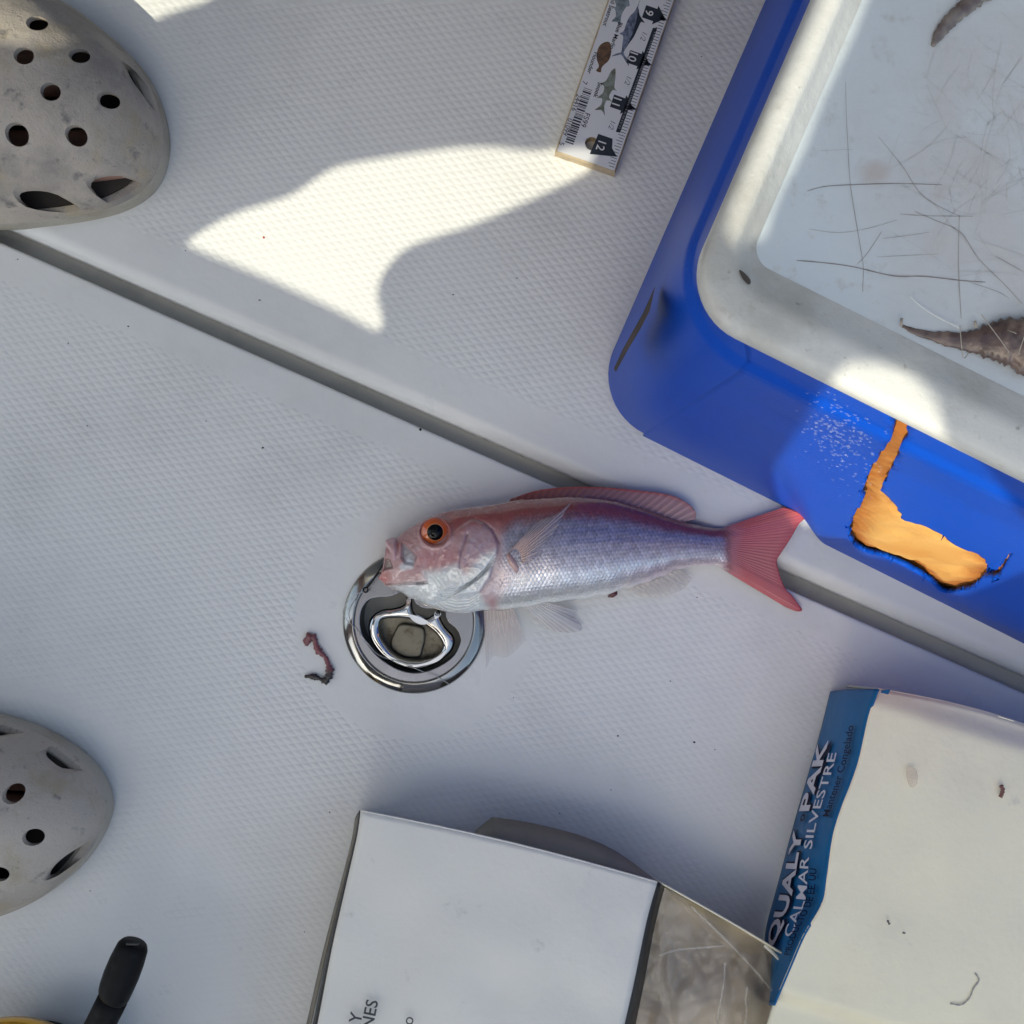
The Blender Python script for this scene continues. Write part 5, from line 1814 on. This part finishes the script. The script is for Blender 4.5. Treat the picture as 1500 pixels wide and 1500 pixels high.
# knife scores and scraps on the cooler lid
z8 = lambda x, y: (1100 + x / 3.75, 200 + y / 3.75)
sc_main = [([(195, 678), (370, 690), (560, 715), (780, 765), (950, 768), (1150, 790), (1290, 800)], .00026, 0),
           ([(310, 300), (400, 275), (550, 265), (800, 258), (1050, 265)], .00020, 0),
           ([(520, -300), (525, -100), (530, 0), (545, 250), (575, 450), (600, 600), (618, 720), (618, 880), (675, 950)], .00016, 1),
           ([(1145, 430), (1140, 700), (1155, 1000)], .00022, 1), ([(900, 410), (1000, 455), (1150, 525), (1250, 670), (1400, 820), (1490, 920)], .00022, 1),
           ([(700, 0), (830, 160), (950, 330), (1150, 440)], .00018, 1), ([(820, 425), (960, 435), (1220, 438)], .00018, 1), ([(580, 705), (640, 640), (720, 520)], .00016, 1),
           ([(320, 508), (480, 528), (640, 505), (800, 460)], .00014, 1), ([(690, 662), (880, 652), (1030, 645)], .00012, 1), ([(1340, 655), (1420, 700), (1500, 745)], .00022, 1), ([(1200, 800), (1350, 850), (1420, 890)], .00016, 1),
           ([(720, 560), (850, 545), (980, 525)], .00012, 1), ([(20, 70), (250, 80), (560, 70)], .00010, 1)]
rs_ = np.random.default_rng(23)
for _ in range(95):
    cx_, cy_ = rs_.normal(1380, 230), rs_.normal(120, 330)
    if cx_ < 650: continue
    a = rs_.uniform(0, math.pi); L_ = rs_.uniform(60, 420)
    k = rs_.normal(0, .25)
    sc_main.append(([(cx_ - L_ * math.cos(a) / 2, cy_ - L_ * math.sin(a) / 2), (cx_ + k * L_ * math.sin(a) * .2, cy_ - k * L_ * math.cos(a) * .2), (cx_ + L_ * math.cos(a) / 2, cy_ + L_ * math.sin(a) / 2)], rs_.uniform(.00006, .00014), 2))
gr = {0: [], 1: [], 2: []}
for pts, w, kd in sc_main:
    P_ = [np.array(U(*z8(*p), ZF + .00015)) for p in smooth_loop(pts, 5, False)]
    v, f = [], []
    for i, p in enumerate(P_):
        d = P_[min(i + 1, len(P_) - 1)] - P_[max(i - 1, 0)]; d /= np.linalg.norm(d)
        n_ = np.array([-d[1], d[0], 0])
        ww = 0.62 * w * (0.55 + 0.45 * math.sin(math.pi * i / (len(P_) - 1))) * (0.7 + 0.6 * rs_.random())
        q = CI @ (p[:2] - CP)
        if q[0] < .021 or q[1] < .027: continue
        v += [tuple(p + n_ * ww), tuple(p - n_ * ww)]
    f = [(2 * i, 2 * i + 1, 2 * i + 3, 2 * i + 2) for i in range(len(v) // 2 - 1)]
    if f: gr[kd].append((v, f))
for kd, cc_ in ((0, (0.26, 0.23, 0.22)), (1, (0.38, 0.36, 0.35)), (2, (0.53, 0.52, 0.51))):
    v, f = join(gr[kd])
    tag(mk('knife_scores', v, f, M('score_dirt', cc_, rough=0.7), lid, smooth=False), kind='stuff')
m_scrap = M('scrap_flesh', attr=True, rough=0.3, coat=0.5, var=(150, (0.07, 0.035, 0.032), 0.5, 0.72), bump=[(120, 0.002, 4)])


def scrap(name, label, pts, z, cols_, sides=14, flat=.5, jit=0.1):
    sp_ = smooth_loop(pts, 6, False)
    rr_ = np.random.default_rng(len(pts))
    sc = F / (H - z)
    v, f = tube([U(x, y, z + r / sc * flat * .8) for x, y, r in sp_], [(max(r, .6) / sc * (1 + jit * rr_.normal()), max(r, .6) / sc * flat) for x, y, r in sp_], sides)
    vq = proj(np.array([tuple(p) for p in v]))
    t = np.clip(.5 + .8 * fbm(vq[:, 0] / 14, vq[:, 1] / 14, 44), 0, 1)[:, None]
    c = np.array([cols_[0]]) * (1 - t) + np.array([cols_[1]]) * t
    return tag(mk(name, v, f, m_scrap, cols=c), label, 'fish scrap')


scrap('fish_scrap', 'slender grey-brown scrap on the cooler lid, top right', [(1366, 68, 3), (1371, 58, 6), (1380, 44, 8.5), (1394, 28, 10.5), (1412, 12, 12), (1432, -4, 13), (1460, -22, 13), (1500, -45, 8)], ZF, ((0.10, 0.07, 0.07), (0.27, 0.23, 0.19)))
sm_ = scrap('fish_scrap', 'brown ragged scrap with fibres beside the front rim of the cooler lid', [(1321, 477, 2), (1345, 487, 5), (1380, 495, 9), (1415, 500, 14), (1445, 500, 24), (1475, 500, 36), (1505, 505, 44), (1540, 515, 40), (1580, 530, 20)], ZF, ((0.055, 0.028, 0.026), (0.24, 0.165, 0.13)), 20, .38, .08)
fb = []
for k in range(4):
    a0 = (rs_.uniform(1420, 1500), rs_.uniform(480, 530))
    fb.append(tube([U(x, y, ZF + .006 + .001 * i) for i, (x, y) in enumerate(smooth_loop([a0, (a0[0] + rs_.uniform(-20, 20), a0[1] + rs_.uniform(-15, 15)), (a0[0] + rs_.uniform(-45, 45), a0[1] + rs_.uniform(-60, 40))], 4, False))], .00012, 5))
for pts in ([(1320, 478), (1321, 466)], [(1430, 480), (1428, 470)]):
    fb.append(tube([U(x, y, ZF + .002) for x, y in pts], .0004, 6))
v, f = join(fb)
fo_ = mk('fibres', v, f, M('fibre_tan', (0.42, 0.36, 0.30), rough=0.5), sm_)
tag(fo_, kind='stuff')
v, f = tube([U(x, y, ZF + .002) for x, y in smooth_loop([(1332, 433), (1350, 450), (1376, 466), (1405, 480)], 6, False)], .00016, 6)
tag(mk('fish_bone', v, f, M('bone_white', (0.78, 0.78, 0.75), rough=0.3)), 'thin curved white bone lying on the cooler lid', 'bone')

# ------------------------------------------------------------------ unseen boxes added to block sky and bounce light
con = thing('fore_sky_blocker', 'tall grey box added unseen beyond the top edge to block skylight', 'sky blocker', (.05, .8, 0))  # added out of view to darken the upper deck by hiding sky
v, f = box(-1.0, 1.1, .36, 1.2, .003, .80)
o = mk('base', v, f, M('fore_blocker_base', (0.20, 0.21, 0.235), rough=0.5), con, smooth=False)
bv = o.modifiers.new('edge', 'BEVEL'); bv.width = 0.03; bv.segments = 4
v, f = box(-1.02, 1.12, .345, 1.22, .803, .95)
o = mk('blocker_top', v, f, M('fore_blocker_top', (0.13, 0.14, 0.16), rough=0.5), con, smooth=False)
bv = o.modifiers.new('edge', 'BEVEL'); bv.width = 0.04; bv.segments = 5

ben = thing('aft_light_blocker', 'low navy block added unseen below the bottom edge to darken the cooler front', 'light blocker', (-.2, -1.6, 0))  # added out of view to keep bounce light off the cooler front
v, f = box(-1.3, 1.3, -1.85, -1.35, .003, .42)
o = mk('base', v, f, M('aft_blocker_base', (0.10, 0.11, 0.14), rough=0.5), ben, smooth=False)
bv = o.modifiers.new('edge', 'BEVEL'); bv.width = 0.02; bv.segments = 3
v, f = box(-1.32, 1.32, -1.87, -1.33, .423, .50)
o = mk('blocker_top', v, f, M('aft_blocker_top', (0.03, 0.04, 0.08), rough=0.5), ben, smooth=False)
bv = o.modifiers.new('edge', 'BEVEL'); bv.width = 0.03; bv.segments = 4
v, f = box(-1.32, 1.32, -1.98, -1.88, .30, .88)
o = mk('blocker_back', v, f, M('aft_blocker_back', (0.03, 0.04, 0.08), rough=0.5), ben, smooth=False)
bv = o.modifiers.new('edge', 'BEVEL'); bv.width = 0.03; bv.segments = 4
